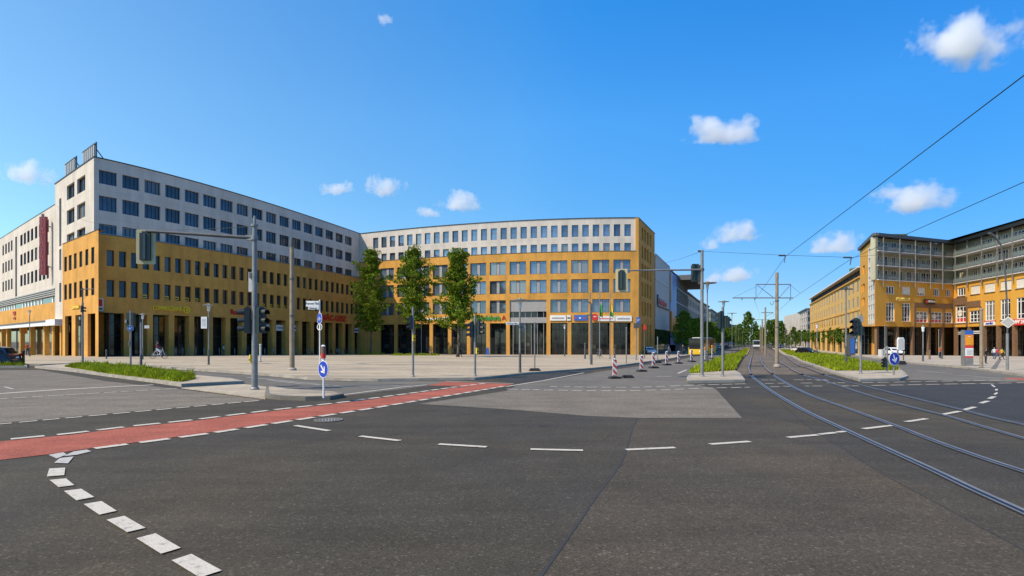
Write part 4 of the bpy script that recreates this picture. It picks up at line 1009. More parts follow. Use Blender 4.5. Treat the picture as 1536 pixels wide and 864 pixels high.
# ------------------------------------------------------------------ right corner building with balconies
win_proto('r_small', 1.55, 1.6, 'white_frame', 'glass_plain', 3, 1, .13, (), (), True)
win_proto('r_tall', 1.65, 3.75, 'white_frame', 'glass_plain', 1, 1, .13, (-.3, .3), (-1.0, 1.2), True)
win_proto('r_box', 2.3, 2.3, 'white_frame', 'glass_plain', 3, 1, .14, (), (-.45, .35), True)
win_proto('r_shop', 2.9, 7.4, 'galv_dark', 'glass_shop', 3, 1, .07, (), (.2, 1.9))
win_proto('r_door', 1.5, 2.15, 'white_frame', 'glass_brick', 2, 1, .09)
win_proto('r_left', .75, 1.7, 'orange', 'glass_plain', 1, 1, .07)
RBD = thing('balcony_building', 'yellow corner block with three rows of steel balconies and brown arcade columns', 'building', (*RA.pt(0), 0))
sA = [(1329.4, 1342), (1353.4, 1365.8), (1376.5, 1388), (1400.5, 1409.5), (1418.5, 1426.5)]
tA = [(1329.4, 1342), (1353.4, 1365.8)]; bA = [(1374.5, 1392), (1397.5, 1413.5), (1416.5, 1428.5)]
sB = [(1436, 1448), (1456, 1470), (1477, 1492.5), (1500.5, 1517), (1524, 1543), (1552, 1572)]
tB = [(1477.5, 1492), (1500.5, 1515.5), (1524.5, 1542), (1552, 1571)]; bB = [(1433.5, 1449), (1454, 1470)]
mb = MB(); mbr = MB()
def T(f, l, off=0): return [(f.tx(a, off), f.tx(b, off)) for a, b in l]
opsA = [(a, b, 11.3, 12.85) for a, b in T(RA, sA)] + [(a, b, 5.9, 9.6) for a, b in T(RA, tA)] + [(a, b, 5.7, 8.0) for a, b in T(RA, bA)]
opsB = [(a, b, 11.2, 12.9) for a, b in T(RB, sB)] + [(a, b, 5.8, 9.6) for a, b in T(RB, tB)] + [(a, b, 5.7, 8.0 if i else 9.3) for i, (a, b) in enumerate(T(RB, bB))]
wall(mb, RA, 0, RA.t1, 4.85, 13.9, opsA, 0, .3); wall(mb, RB, 0, RB.t1, 4.85, 13.9, opsB, 0, .3)
lx = [(1294, 1299)]; ops = [(RL.tx(1294), RL.tx(1297), c, d) for c, d in ((16.5, 18.4), (12.6, 14.4), (9.6, 11.4))] + [(RL.tx(1291.6), RL.tx(1293), c, d) for c, d in ((12.6, 14.4), (9.6, 11.4), (6, 8))] + [(RL.tx(1302), RL.tx(1311.6), 5.2, 21.4)]
wall(mb, RL, 0, RL.t1, 4.85, 22.2, ops, 0, .3)
strip(mb, RA, 0, RA.t1, 4.85, -3.4, 4.85, 0, 0, 4); strip(mb, RB, 0, RB.t1, 4.85, -3.4, 4.85, 0, 0, 4); strip(mb, RL, 0, RL.t1, 4.85, -2, 4.85, 0, 0, 4)
mb.build('yellow_wall', 'yellow_render', RBD, True)
mb = MB(); wall(mb, RA, 1.5, RA.t1 + 3.5, 13.9, 22.6, [], -1.8, .3); wall(mb, RB, -3.5, RB.t1, 13.9, 22.6, [], -1.8, .3)
beam(mb, RA, .05, .7, 13.9, 22.3, -1.0, .02, 0, 1)
mb.build('balcony_wall', 'cream', RBD, True)
mb = MB(); strip(mb, RL, RL.tx(1302), RL.tx(1311.6), 5.2, -.15, 21.4, -.15, 0, 1); mb.build('stair_glazing', 'glass_sky', RBD, True)
mb = MB(); a, b = RL.tx(1302), RL.tx(1311.6)
for k in range(9): beam(mb, RL, a, b, 5.4 + k * 1.95, 6.3 + k * 1.95, -.14, -.05, 0, 1)
for u in (.0, .33, .66, .97): beam(mb, RL, a + (b - a) * u, a + (b - a) * u + .15, 5.2, 21.4, -.14, -.03, 0, 1)
mb.build('stair_panel', 'shutter', RBD, True)
for c, d in ((16.5, 18.4), (12.6, 14.4), (9.6, 11.4)): window(RBD, 'r_left', RL, (RL.tx(1294) + RL.tx(1297)) / 2, (c + d) / 2, 0, .2, 'stair_window', abs(RL.tx(1297) - RL.tx(1294)) / .75)
for c, d in ((12.6, 14.4), (9.6, 11.4), (6, 8)): window(RBD, 'r_left', RL, (RL.tx(1291.6) + RL.tx(1293)) / 2, (c + d) / 2, 0, .2, 'stair_window', abs(RL.tx(1293) - RL.tx(1291.6)) / .75)
shut = MB(); shut.box((0, .03, 0), (1.5, .05, 1.5)); shm = shut.mesh('roller_shutter', 'shutter')
SHA = {1, 2}; SHB = {1, 2, 3, 4, 5}
for f, l, S_ in ((RA, sA, SHA), (RB, sB, SHB)):
    for i, (a, b) in enumerate(T(f, l)):
        o = window(RBD, 'r_small', f, (a + b) / 2, 12.05, 0, .12, 'window', (b - a) / 1.55)
        if i in S_: s_ = link('roller_shutter', shm, o); s_.location = (0, -.02, .35 if (f is RA and i == 2) else .02)
for f, l in ((RA, tA), (RB, tB)):
    for a, b in T(f, l): window(RBD, 'r_tall', f, (a + b) / 2, 7.72, 0, .12, 'tall_window', (b - a) / 1.65)
pst = MB(); pst.box((0, .068, -.75), (2.1, .01, .6)); pst.box((-.4, .066, .2), (.9, .012, .8), 0, 1); psm = pst.mesh('window_poster', ['red_sign', 'shutter'])
for f, l in ((RA, bA), (RB, bB)):
    for i, (a, b) in enumerate(T(f, l)):
        o = window(RBD, 'r_box', f, (a + b) / 2, 6.85, 0, .12, 'shop_window_upper', (b - a) / 2.3)
        if f is RB and i == 0: o.scale.z = 1.5; o.location.z += .6
        if not (f is RA and i == 2) and not (f is RB and i == 1): link('window_poster', psm, o)
# brown frame round the corner shop
mb = MB()
a0, a1 = RA.tx(1370.5), RA.t1
beam(mb, RA, a0, a1, 8.75, 9.75, 0, .14, 0, 4)
for x in (1370.5, 1393.2, 1414): t = RA.tx(x); beam(mb, RA, t, t + .55, 4.86, 8.75, 0, .14, 0, 1)
b1 = RB.tx(1451); beam(mb, RB, .1, b1, 9.4, 10.9, 0, .14, 0, 3); beam(mb, RB, b1, RB.tx(1471), 8.7, 9.9, 0, .13, 0, 3)
for x in (1430.6, 1449.7, 1470): t = RB.tx(x); beam(mb, RB, t, t + .5, 4.86, 9.4 if x < 1460 else 8.7, 0, .14, 0, 1)
mb.build('brown_cladding', 'brown', RBD, True)
cA = [1316, 1345.5, 1369.5, 1393.5, 1414]; cB = [1431, 1451, 1473, 1494.5, 1518.5, 1545, 1575]
for f, l, wd in ((RA, cA, .75), (RB, cB, .8)):
    for x in l:
        mb = MB(); t = f.tx(x); beam(mb, f, t - wd * .15, t + wd * .7, -3, 4.86, -.5, -.02, 0, 1); mb.build('column', 'brown', RBD, True)
for u in (.1, .42, .75): mb = MB(); t = RL.t1 * u; beam(mb, RL, t, t + .7, -3, 4.86, -.8, -.02, 0, 1); mb.build('column', 'brick_base', RBD, True)
for i in range(7): window(RBD, 'r_shop', RA, RA.t1 * (i + .5) / 7, 1.2, 0, 3.0, 'shop_window', RA.t1 / 7 / 2.9)
nB = 11
for i in range(nB): window(RBD, 'r_shop', RB, RB.t1 * (i + .5) / nB, 1.2, 0, 3.0, 'shop_window', RB.t1 / nB / 2.9)
for i in range(4): window(RBD, 'r_shop', RL, RL.t1 * (i + .5) / 4, 1.2, 0, 1.8, 'shop_window', RL.t1 / 4 / 2.9)
# balconies
zs_ = (13.95, 16.75, 19.6)
pA = [1325, 1349.5, 1373, 1395.8, 1414]; pB = [1433, 1451, 1472.7, 1496, 1519, 1546, 1578]
OBL = .35
tA0, tA1 = RA.tx(1318, OBL), RA.t1 - .35
for j, z in enumerate(zs_):
    mb = MB(); beam(mb, RA, tA0, tA1, z - .12, z + .06, -1.8, OBL, 0, 4); beam(mb, RB, .35, RB.t1, z - .12, z + .06, -1.8, OBL, 0, 4); mb.build('balcony_slab', 'sill', RBD, True)
    for f, l, u0, u1 in ((RA, pA, tA0, tA1), (RB, pB, .4, RB.t1)):
        us = [u0] + [f.tx(x, OBL) for x in l if u0 < f.tx(x, OBL) < u1] + [u1]
        for a, b in zip(us, us[1:]):
            if b - a < .6: continue
            mb = MB(); beam(mb, f, a, b, z + 1.08, z + 1.14, OBL - .08, OBL, 0, 1); beam(mb, f, a, b, z + .16, z + .2, OBL - .08, OBL, 0, 1)
            n = max(int((b - a) / .22), 2)
            for k in range(n): t = a + (b - a) * (k + .5) / n; beam(mb, f, t - .012, t + .012, z + .2, z + 1.08, OBL - .05, OBL - .025, 0, 1)
            r_ = mb.build('railing', 'galv', RBD, True)
            if (hash((round(a, 1), j)) % 10) < 7:
                mb = MB(); beam(mb, f, a + .1, b - .1, z + .25, z + .92, OBL - .1, OBL - .07, 0, 1); mb.build('privacy_panel', 'teal_panel', RBD, True)
rng = random.Random(3)
for f, l in ((RA, pA), (RB, pB)):
    for x in l:
        t = f.tx(x, OBL); mb = MB(); beam(mb, f, t - .07, t + .07, 12.6, 22.2, OBL - .04, OBL + .12, 0, 1); mb.build('balcony_post', 'galv', RBD, True)
    for z in zs_:
        us = [0.5] + [f.tx(x, OBL) for x in l] + [f.t1]
        for a, b in zip(us, us[1:]):
            if b - a < 2: continue
            for u in ((.3,), (.28, .72))[b - a > 2.6]:
                t = a + (b - a) * u
                if f is RA and t > RA.t1 - 2.6 or f is RB and t < 2.8: continue
                window(RBD, 'r_door', f, t, z + 1.2, -1.8, -.12, 'balcony_door', rng.choice((.75, 1, 1.1)))
mb = MB()
bkR = [RB.pt(RB.t1, -14), Vector((118, 140)), RL.pt(0, -14)]
flat(mb, [RL.pt(-.6, .45), RL.pt(RL.t1 + .2, .45), RA.pt(0, .45), RA.pt(RA.t1 - .5, .45), RB.pt(.5, .45), RB.pt(RB.t1, .45)] + bkR, 23.0)
for f, a, b in ((RL, -.6, RL.t1 + .3), (RA, -.3, RA.t1 - .7), (RB, .7, RB.t1)): beam(mb, f, a, b, 22.45, 22.98, -.5, .4, 0, 2)
mb.build('roof', 'roof', RBD, True)
mb = MB(); backwalls(mb, [RB.pt(RB.t1), RB.pt(RB.t1, -14), Vector((118, 140)), RL.pt(0, -14), RL.pt(0)], -2, 22.3); mb.build('rear_wall', 'yellow_render', RBD, True)
S = thing('roof_hedge', 'green box planting on the roof of the balcony block', 'planter', (at(1345, 114), 114, 23.0))
mb = MB(); mb.box((0, 0, .35), (3.4, 2, .7)); mb.build('box', 'galv_dark', S); mb = MB(); mb.box((0, 0, .95), (3.2, 1.8, .55)); mb.build('hedge', 'hedge_box', S)
p, r = on_wall(RA, 1354.5, 10.25, .12); S = thing('wall_sign', 'pale gold lettering on the yellow wall of the balcony block', 'sign', p); text('lettering', 'WOOLWORTH', .95, 'gold_letter', p, r, S, .05, True, .62, .01)
p, r = on_wall(RA, 1394.5, 10.0, .3); S = thing('wall_sign', 'dark box sign with red emblem and white letters on the balcony block', 'sign', p, r)
mb = MB(); mb.box((0, 0, 0), (3.1, .25, 1.0)); mb.build('box', 'black', S); mb = MB(); mb.box((-1.05, -.14, 0), (.6, .03, .6)); mb.build('emblem', 'red_sign', S)
o = text('lettering', 'VIENTA', .62, 'white', (.35, -.15, 0), 0, S, .02, False)
p, r = on_wall(RB, 1484.5, 5.3, .12); S = thing('wall_sign', 'blue letters under a red strip below a tall window on the right wing', 'sign', p, r)
mb = MB(); mb.box((0, 0, 0), (3.0, .12, .7)); mb.build('board', 'white', S); mb = MB(); mb.box((0, -.02, .45), (3.2, .14, .18)); mb.build('strip', 'red_sign', S); text('lettering', 'nordbt', .6, 'blue_sign', (0, -.08, 0), 0, S, .02, False, 1.2, .02)
p, r = on_wall(RB, 1534, 5.3, .12); S = thing('wall_sign', 'red board with white letters at the right edge of the right wing', 'sign', p, r)
mb = MB(); mb.box((0, 0, 0), (4.4, .12, 1.15)); mb.build('board', 'red_sign', S); text('lettering', 'IW 24', .9, 'white', (-.6, -.08, 0), 0, S, .02, False, 1.0, .03)
for i, (f, x, z) in enumerate(((RB, 1439, 3.6), (RB, 1465, 3.7))):
    p, r = on_wall(f, x, z, -.5); S = thing('shop_sign', ('grey' if i == 0 else 'white') + ' hanging sign board in the right arcade beside the orange pillar', 'sign', p, r)
    mb = MB(); mb.box((0, 0, 0), (2.6, .1, .55)); mb.build('board', 'sill' if i == 0 else 'white', S); mb = MB(); mb.box((0, -.06, 0), (1.9, .02, .16)); mb.build('print', 'galv_dark', S)
    mb = MB(); mb.tube((-.9, 0, .27), (-.9, 0, 1.2), .03); mb.tube((.9, 0, .27), (.9, 0, 1.2), .03); mb.build('hanger', 'galv_dark', S)
def manhole(label, x, y, r=.34):
    p = ground(x, y, .009); o = thing('manhole_cover', label, 'manhole cover', p, .3, 'manhole covers in the road')
    mb = MB(); mb.lathe([(0, .006), (r * .8, .006)], n=24); mb.build('lid', 'galv_dark', o)
    mb = MB(); mb.lathe([(r * .8, .002), (r * .82, .01), (r, .01), (r, 0)], n=24); mb.build('ring', 'kerb_dark', o)
    mb = MB()
    for k in range(-3, 4): mb.box((k * r * .2, 0, .009), (r * .07, r * 1.3 * (1 - .08 * k * k), .006))
    mb.build('ribs', 'kerb', o)
# ------------------------------------------------------------------ street furniture
def ground(x, y, up=0.0): return G(x, y, up)
manhole('round iron manhole cover just below the red cycle path, near the short dash', 493, 630.5)
manhole('small round manhole cover on the grey lane behind the left island', 560, 583.5, .3)
def lamp_proto(h, disc=.42, twin=False):
    P = {}
    mb = MB(); mb.tube((0, 0, 0), (0, 0, 1.15), .075, .07, 12); mb.lathe([(.10, 0), (.10, .05), (.075, .08)], n=12); P['lower_pole'] = (mb.mesh('lower_pole', 'galv_dark'))
    mb = MB(); mb.tube((0, 0, 1.15), (0, 0, h - .5), .048, .042, 10); P['upper_pole'] = mb.mesh('upper_pole', 'galv')
    mb = MB(); mb.lathe([(.03, h - .52), (.085, h - .46), (.095, h - .3), (.13, h - .12), (.13, h - .05)], n=14); P['lantern'] = mb.mesh('lantern', 'lamp_lens')
    mb = MB(); mb.lathe([(.0, h - .06), (disc, h - .05), (disc, h - .02), (.12, h + .03), (.07, h + .05), (.05, h + .1), (0, h + .1)], n=20); P['disc'] = mb.mesh('disc', 'galv')
    return P
def street_lamp(label, x, y, ytop, disc_px=7.5, up=.12, group='disc lamps on the square'):
    p = ground(x, y, up); s = p.y / F; h = (y - ytop) * s; o = thing('street_lamp', label, 'street lamp', p, random.uniform(0, 1), group)
    for k, me in lamp_proto(h, disc_px * s).items(): link(k, me, o)
    return o
street_lamp('disc topped lamp with a notice board, before the shaded brick arcade', 313, 549.5, 459.5, 7.8)
street_lamp('lower disc lamp at the first arcade columns behind the grass island', 214, 541, 473, 5)
street_lamp('small thin lamp in front of the department store canopy', 44.5, 536, 467.5, 3.2)
street_lamp('disc lamp carrying street name plates before the grey entrance bay', 780, 562, 452.5, 13)
street_lamp('tallest wide disc lamp right of the signal arm mast', 1061, 552, 426.5, 13.5, .12, 'disc lamps along the tram street')
street_lamp('disc lamp seen just above the slim signal pole', 1085.5, 545, 454, 8, .12, 'disc lamps along the tram street')
street_lamp('thin disc lamp farther down the grass strip', 1098, 532, 470.5, 7, .12, 'disc lamps along the tram street')
street_lamp('short slim lamp before the right arcade beside the city map', 1384.5, 544, 491.5, 1.8, .12, 'disc lamps along the tram street')
street_lamp('short lamp before the third shop of the central block', 847, 536, 489, 3, .12)
for x, y, yt, lab in ((1108, 525, 494, 'tiny lamp far down the left grass strip, nearest of four'), (1114, 523.5, 498, 'tiny lamp far down the left grass strip, second of four'), (1104, 527, 490, 'tiny lamp beside the far left carriageway, third of four'), (1119, 522, 502, 'tiny lamp far down the left grass strip, smallest of four')):
    street_lamp(lab, x, y, yt, 2.2, .1, 'distant lamps along the tram street')
for x, y, yt, lab in ((1202, 531, 494, 'slim lamp post on the right grass strip left of the dark car'), (1225.5, 536, 488, 'slim lamp post on the right grass strip before the street trees'), (1186, 525, 490, 'small distant lamp post right of the concrete mast'), (1178, 522.5, 487, 'smallest distant lamp post just right of the concrete mast'), (1171.5, 521.5, 494, 'distant post half hidden behind the concrete mast')):
    street_lamp(lab, x, y, yt, 1.6, .1, 'lamp posts of the right grass strip')
# notice board and plates
p = ground(308, 549.5, .12); s = p.y / F
S = thing('notice_board', 'white notice board fixed to the lamp before the brick arcade', 'notice board', (at(307, p.y), p.y - .08, zp(484, p.y)))
mb = MB(); mb.box((0, 0, 0), (8.6 * s, .05, 17.5 * s)); mb.build('board', 'white', S)
mb = MB()
for k in range(6): mb.box((0, -.03, (.32 - k * .12) * 17 * s), (6 * s, .015, .5 * s))
mb.build('print', 'grey_panel', S)

def signal_head(parent, loc, rz, n=3, plate=False, sc=1.0, frontlit=False):
    h = thing_part = link('signal_head', None, parent) if False else None
    mb = MB(); H = .34 * n * sc
    mb.box((0, 0, 0), (.36 * sc, .2 * sc, H)); mb.box((0, .11 * sc, 0), (.08 * sc, .06 * sc, H * .96), 0, 1); mb.box((0, .03, H / 2 + .03), (.2 * sc, .14 * sc, .06))
    o = mb.build('signal_head', ['signal', 'signal_rib'], parent); o.location = loc; o.rotation_euler = (0, 0, rz)
    for k in range(n):
        z = H / 2 - .17 * sc - k * .34 * sc
        v = MB(); m = 10
        for i in range(m):   # open visor hood
            a0, a1 = pi * (-.15 + 1.3 * i / m), pi * (-.15 + 1.3 * (i + 1) / m); r = .135 * sc
            v.face([(r * cos(a0), -.1 * sc, z + r * sin(a0)), (r * cos(a1), -.1 * sc, z + r * sin(a1)), (r * cos(a1), -.36 * sc, z + r * sin(a1) - .03), (r * cos(a0), -.36 * sc, z + r * sin(a0) - .03)])
        v.build('visor', 'black', o)
        v = MB(); v.disc((0, -.115 * sc, z), .11 * sc, 12, .02); v.build('lens', 'lens', o)
    if plate:
        v = MB(); W, HH, c = .33 * sc, H / 2 + .14 * sc, .03 * sc
        poly = [(-W + c, -HH), (W - c, -HH), (W, -HH + c), (W, HH - c), (W - c, HH), (-W + c, HH), (-W, HH - c), (-W, -HH + c)]
        v.prism(poly, -.02 * sc, .01 * sc); v.build('backing_board', 'cream_board', o)
    return o
def push_box(parent, loc, rz=0):
    mb = MB(); mb.box((0, 0, 0), (.12, .1, .3)); mb.box((0, -.055, -.04), (.07, .02, .07), 0, 1); o = mb.build('push_button', ['yellow', 'black'], parent); o.location = loc; o.rotation_euler = (0, 0, rz)

# big signal mast at left
p = ground(382, 585.5, .03); Y = p.y; s = Y / F
MS = thing('signal_mast', 'tall grey traffic signal mast whose long arm holds one lamp head over the left road', 'traffic signal', p)
h = (585.5 - 327) * s
mb = MB(); mb.tube((0, 0, 0), (0, 0, h - .3), .115, .085, 16); mb.tube((0, 0, h - .3), (0, 0, h + .05), .05, .045, 10); mb.lathe([(.17, 0), (.17, .05), (.125, .1)], n=16); mb.lathe([(.095, h - .38), (.13, h - .36), (.13, h - .28), (.09, h - .26)], n=14); mb.build('mast', 'galv', MS)
za = zp(357, Y) - p.z; Ye = Y - .6; zb = zp(346.5, Ye) - p.z; xe = at(219, Ye) - p.x
mb = MB(); mb.tube((0, 0, za), (xe, Ye - Y, zb), .075, .05, 12); mb.build('arm', 'galv_dark', MS)
mb = MB(); mb.tube((0, 0, za - .08), (0, 0, za + .1), .13, .13, 14); mb.box((-.2, 0, za), (.25, .18, .2)); mb.build('arm_clamp', 'galv', MS)
o = signal_head(MS, (at(217.5, Ye) - p.x, Ye - Y + .05, zp(370, Ye) - p.z), pi + .18, 3, True, 1.0)
signal_head(MS, (at(371.5, Y) - p.x, -.02, zp(481, Y) - p.z), -1.25, 3, False, .95)
signal_head(MS, (at(392, Y) - p.x, -.02, zp(481, Y) - p.z), 1.1, 3, False, .95)
push_box(MS, (at(377.3, Y) - p.x, -.05, zp(538, Y) - p.z), -.9)
mb = MB(); mb.box((at(376, Y) - p.x, .04, zp(423, Y) - p.z), (.13, .16, .75)); mb.box((at(377, Y) - p.x, -.02, zp(413, Y) - p.z), (.1, .12, .2), 0, 1); mb.build('radio_box', ['sill', 'galv_dark'], MS)
# wires tied to this mast
def wire(name, label, pts, r=.009, cat='wire', group=None):
    mb = MB(); mb.path(pts, r, 6); o = mb.build(name, 'wire'); return tag(o, label, cat, group)
def sag(a, b, d, n=8):
    a, b = Vector(a), Vector(b); return [a + (b - a) * (k / n) - Vector((0, 0, d * 4 * (k / n) * (1 - k / n))) for k in range(n + 1)]
top = Vector((p.x, p.y, p.z + h - .35)); w0 = LS.pt(sx(85), .1)
wire('span_wire', 'thin sagging wire from the left signal mast to the white office wall', sag(top, (w0.x, w0.y, zp(308, w0.y)), 1.3, 12), .009)

# round topped concrete mast on the square
def cat_mast(label, x, y, ytop, r, mat='concrete_pole', group='tram wire masts', up=.1, cap=True):
    p = ground(x, y, up); s = p.y / F; h = (y - ytop) * s; o = thing('wire_mast', label, 'mast', p, 0, group)
    mb = MB(); mb.tube((0, 0, -.1), (0, 0, h - .4), r, r * .78, 16); mb.build('mast', mat, o)
    mb = MB(); mb.tube((0, 0, h - .45), (0, 0, h), r * .85, r * .85, 14); mb.build('cap', 'galv_dark' if cap else mat, o)
    mb = MB(); mb.lathe([(r * 1.7, 0), (r * 1.7, .12), (r * 1.05, .2)], n=16); mb.build('footing', 'kerb', o)
    mb = MB()
    for z in (h * .42, h * .7): mb.lathe([(r, z - .03), (r * 1.02, z - .03), (r * 1.02, z + .03), (r, z + .03)], n=14)
    mb.build('band', 'galv_dark', o)
    return o, p, h
cat_mast('weathered concrete mast with dark cap standing alone on the left square', 438, 558.5, 362, .155)
C1, p1_, h1 = cat_mast('thick concrete tram mast with cross arms beside the curved rails', 1165.3, 551.5, 410, .135, 'concrete_pole', 'tram wire masts', .05, False)
Yc = p1_.y; X_ = lambda x: at(x, Yc) - p1_.x; Z_ = lambda y: zp(y, Yc) - p1_.z
mb = MB(); mb.tube((X_(1134), 0, Z_(426.5)), (X_(1186), 0, Z_(426.5)), .035); mb.build('upper_arm', 'galv', C1)
mb = MB(); mb.tube((X_(1099), 0, Z_(446.8)), (X_(1189), 0, Z_(446.8)), .04); mb.build('lower_arm', 'galv', C1)
mb = MB()
for a, b in (((1136, 428), (1161, 447)), ((1186, 427), (1169, 446)), ((1134, 427), (1134, 447)), ((1186, 427), (1186, 447))): mb.tube((X_(a[0]), 0, Z_(a[1])), (X_(b[0]), 0, Z_(b[1])), .018)
mb.build('brace', 'galv_dark', C1)
mb = MB()
for x in (1132, 1113, 1185): mb.tube((X_(x), 0, Z_(447)), (X_(x), 0, Z_(450.5)), .03)
mb.build('insulator', 'brown', C1)
mb = MB()
for k in range(10):
    a = pi * k / 9; b = pi * (k + 1) / 9
    mb.tube((X_(1158) - .12 * cos(a), 0, Z_(453) - .2 * sin(a)), (X_(1158) - .12 * cos(b), 0, Z_(453) - .2 * sin(b)), .015)
mb.build('hook', 'galv_dark', C1)
def far_mast(label, x, Y, ytop, r, arms):
    z0 = gz(at(x, Y), Y); p = Vector((at(x, Y), Y, z0)); h = zp(ytop, Y) - z0; o = thing('wire_mast', label, 'mast', p, 0, 'tram wire masts')
    mb = MB(); mb.tube((0, 0, -.1), (0, 0, h), r, r * .8, 10); mb.build('mast', 'concrete_pole', o)
    mb = MB()
    for (xa, xb, y) in arms: mb.tube((at(xa, Y) - p.x, 0, zp(y, Y) - z0), (at(xb, Y) - p.x, 0, zp(y, Y) - z0), .06, .06, 6); mb.tube((at(xb, Y) - p.x, 0, zp(y, Y) - z0), (0, 0, zp(y + 6, Y) - z0), .03, .03, 6)
    mb.build('arm', 'galv_dark', o); return o
far_mast('dark slim tram mast beyond the thick concrete one', 1148, 95, 461, .16, [(1142, 1160, 469)])
far_mast('T shaped tram mast farther along the tracks', 1143.4, 150, 479, .2, [(1128, 1154, 479.6)])
far_mast('small distant tram mast beside the far tram', 1140.5, 215, 488, .22, [(1132, 1148, 489)])
# signal mast with arm right of centre
p = ground(1053, 568.5, .12); Y = p.y; s = Y / F
MR_ = thing('signal_mast', 'signal mast at the median nose with a thin arm reaching left to one lamp head', 'traffic signal', p)
h = (568.5 - 379) * s
mb = MB(); mb.tube((0, 0, 0), (0, 0, h), .085, .075, 14); mb.lathe([(.13, 0), (.13, .05), (.09, .1)], n=14); mb.build('mast', 'galv', MR_)
za = zp(404.5, Y) - p.z; Ye = Y - .5; xe = at(929, Ye) - p.x
mb = MB(); mb.tube((.1, 0, za), (xe, -.5, zp(406, Ye) - p.z), .05, .035, 10); mb.build('arm', 'galv', MR_)
mb = MB(); mb.tube((0, 0, za - .07), (0, 0, za + .07), .1, .1, 12); mb.tube((-.2, 0, h - .04), (.05, 0, h - .04), .05, .05, 8); mb.build('arm_clamp', 'galv_dark', MR_)
signal_head(MR_, (at(932.5, Ye) - p.x, -.45, zp(420.5, Ye) - p.z), pi - .25, 3, True, .88)
for xx, ang in ((1042.3, 1.9), (1047, 2.6)): signal_head(MR_, (at(xx, Y) - p.x, .12, zp(409.5, Y) - p.z), ang, 3, False, .8)
topR = Vector((p.x, p.y, p.z + h - .05))
wl = CS.pt(5, .05); wire('span_wire', 'thin wire from the median signal mast to the central block', sag(topR, (wl.x, wl.y, zp(391, wl.y)), .6), .009)
# contact wires and cross span
n1 = Vector((at(1178, 23), 23, zp(385, 23))); n2 = Vector((at(1277, 22.4), 22.4, zp(388, 22.4)))
far = Vector((at(1420, 40), 40, zp(372, 40)))
wire('cross_span_wire', 'horizontal span wire crossing the tracks from the median signal mast', [topR, n1 + Vector((0, 0, .06)), n2 + Vector((0, 0, .05)), far], .008)
a1 = Vector((at(1536, 7.4), 7.4, zp(113, 7.4))); a0 = Vector((at(1640, 5.6), 5.6, zp(34, 5.6)))
e1 = Vector((at(1132, Yc), Yc, zp(450.5, Yc))); f1 = Vector((at(1140, 95), 95, zp(473, 95)))
wire('contact_wire', 'contact wire above the left track rising to the upper right corner', [a0, a1, n1, e1, f1, Vector((at(1130, 215), 215, zp(492, 215)))], .0085, 'wire', 'tram contact wires')
b1 = Vector((at(1536, 11.6), 11.6, zp(273, 11.6))); b0 = Vector((at(1640, 9.6), 9.6, zp(225, 9.6)))
e2 = Vector((at(1185, Yc), Yc, zp(450.5, Yc))); f2 = Vector((at(1155, 95), 95, zp(478, 95)))
wire('contact_wire', 'contact wire above the right track, the lower of the two at the right edge', [b0, b1, n2, e2, f2, Vector((at(1144, 215), 215, zp(494, 215)))], .0085, 'wire', 'tram contact wires')
mb = MB()
for q, xl in ((n1, 1168), (n2, 1265)):
    mb.tube((at(xl, q.y), q.y, q.z + .05), (q.x, q.y, q.z + .05), .035, .035, 8); mb.tube((q.x, q.y, q.z + .05), (q.x - .05, q.y, q.z - .25), .02, .02, 6)
    o = mb.build('wire_hanger', 'galv_dark'); tag(o, 'hanger clip where the cross span meets the ' + ('left' if xl < 1200 else 'right') + ' contact wire', 'wire clip', 'wire hangers'); mb = MB()
for xa, ya, xb, yb, lab in ((1099, 446.8, 1134, 430, 'thin stay wire left of the thick tram mast'), (1186, 428, 1201, 440, 'thin stay wire right of the thick tram mast')):
    wire('stay_wire', lab, [(at(xa, Yc), Yc, zp(ya, Yc)), (at(xb, Yc), Yc, zp(yb, Yc))], .008)

# signal poles
def signal_pole(label, x, y, ytop, heads, r=.05, up=.12, box=None):
    p = ground(x, y, up); s = p.y / F; h = (y - ytop) * s; o = thing('signal_pole', label, 'traffic signal', p)
    mb = MB(); mb.tube((0, 0, 0), (0, 0, h), r, r * .9, 12); mb.lathe([(r * 1.6, 0), (r * 1.6, .05), (r, .09)], n=12); mb.build('pole', 'galv', o)
    for (hx, hy, rz, n, sc) in heads: signal_head(o, (at(hx, p.y) - p.x, -.02, zp(hy, p.y) - p.z), rz, n, False, sc)
    if box: push_box(o, (box[0] * .12, -.08, zp(box[1], p.y) - p.z), box[2])
    return o, p
signal_pole('slim signal pole before the second tree with a narrow lamp head', 619.5, 569, 463.5, [(616.6, 484.5, -1.3, 3, .62)], .06, .12, (.5, 507, .5))
signal_pole('signal pole before the third tree with lamp heads on both sides', 712.5, 568, 477, [(706.8, 495, -1.4, 3, .72), (718.5, 491.5, 1.2, 3, .72)], .06, .12, (1, 526, .6))
signal_pole('slim signal pole with dark heads on the median nose before the tram tracks', 1084, 568.5, 464, [(1081.3, 480.5, -2.6, 3, .8), (1089.5, 483.5, 2.2, 2, .8)], .062)
o, p = signal_pole('signal pole on the right median nose with a grey box on top', 1291, 564, 475, [(1283.5, 491, -1.2, 3, .9), (1290.5, 496, 2.8, 2, .7)], .062)
mb = MB(); mb.box((at(1289.5, p.y) - p.x, 0, zp(478.5, p.y) - p.z), (.28, .2, .32)); mb.build('detector_box', 'grey_panel', o)
o, p = signal_pole('thin pole with low dark signal at the end of the right median', 1330.5, 562.5, 522, [(1326.5, 544, -1.3, 3, .5)], .05)
o, p = signal_pole('grey signal pole at the left road edge with a side arm above', 124, 553, 456, [(123.5, 464, 2.6, 2, .6)], .07, .1)
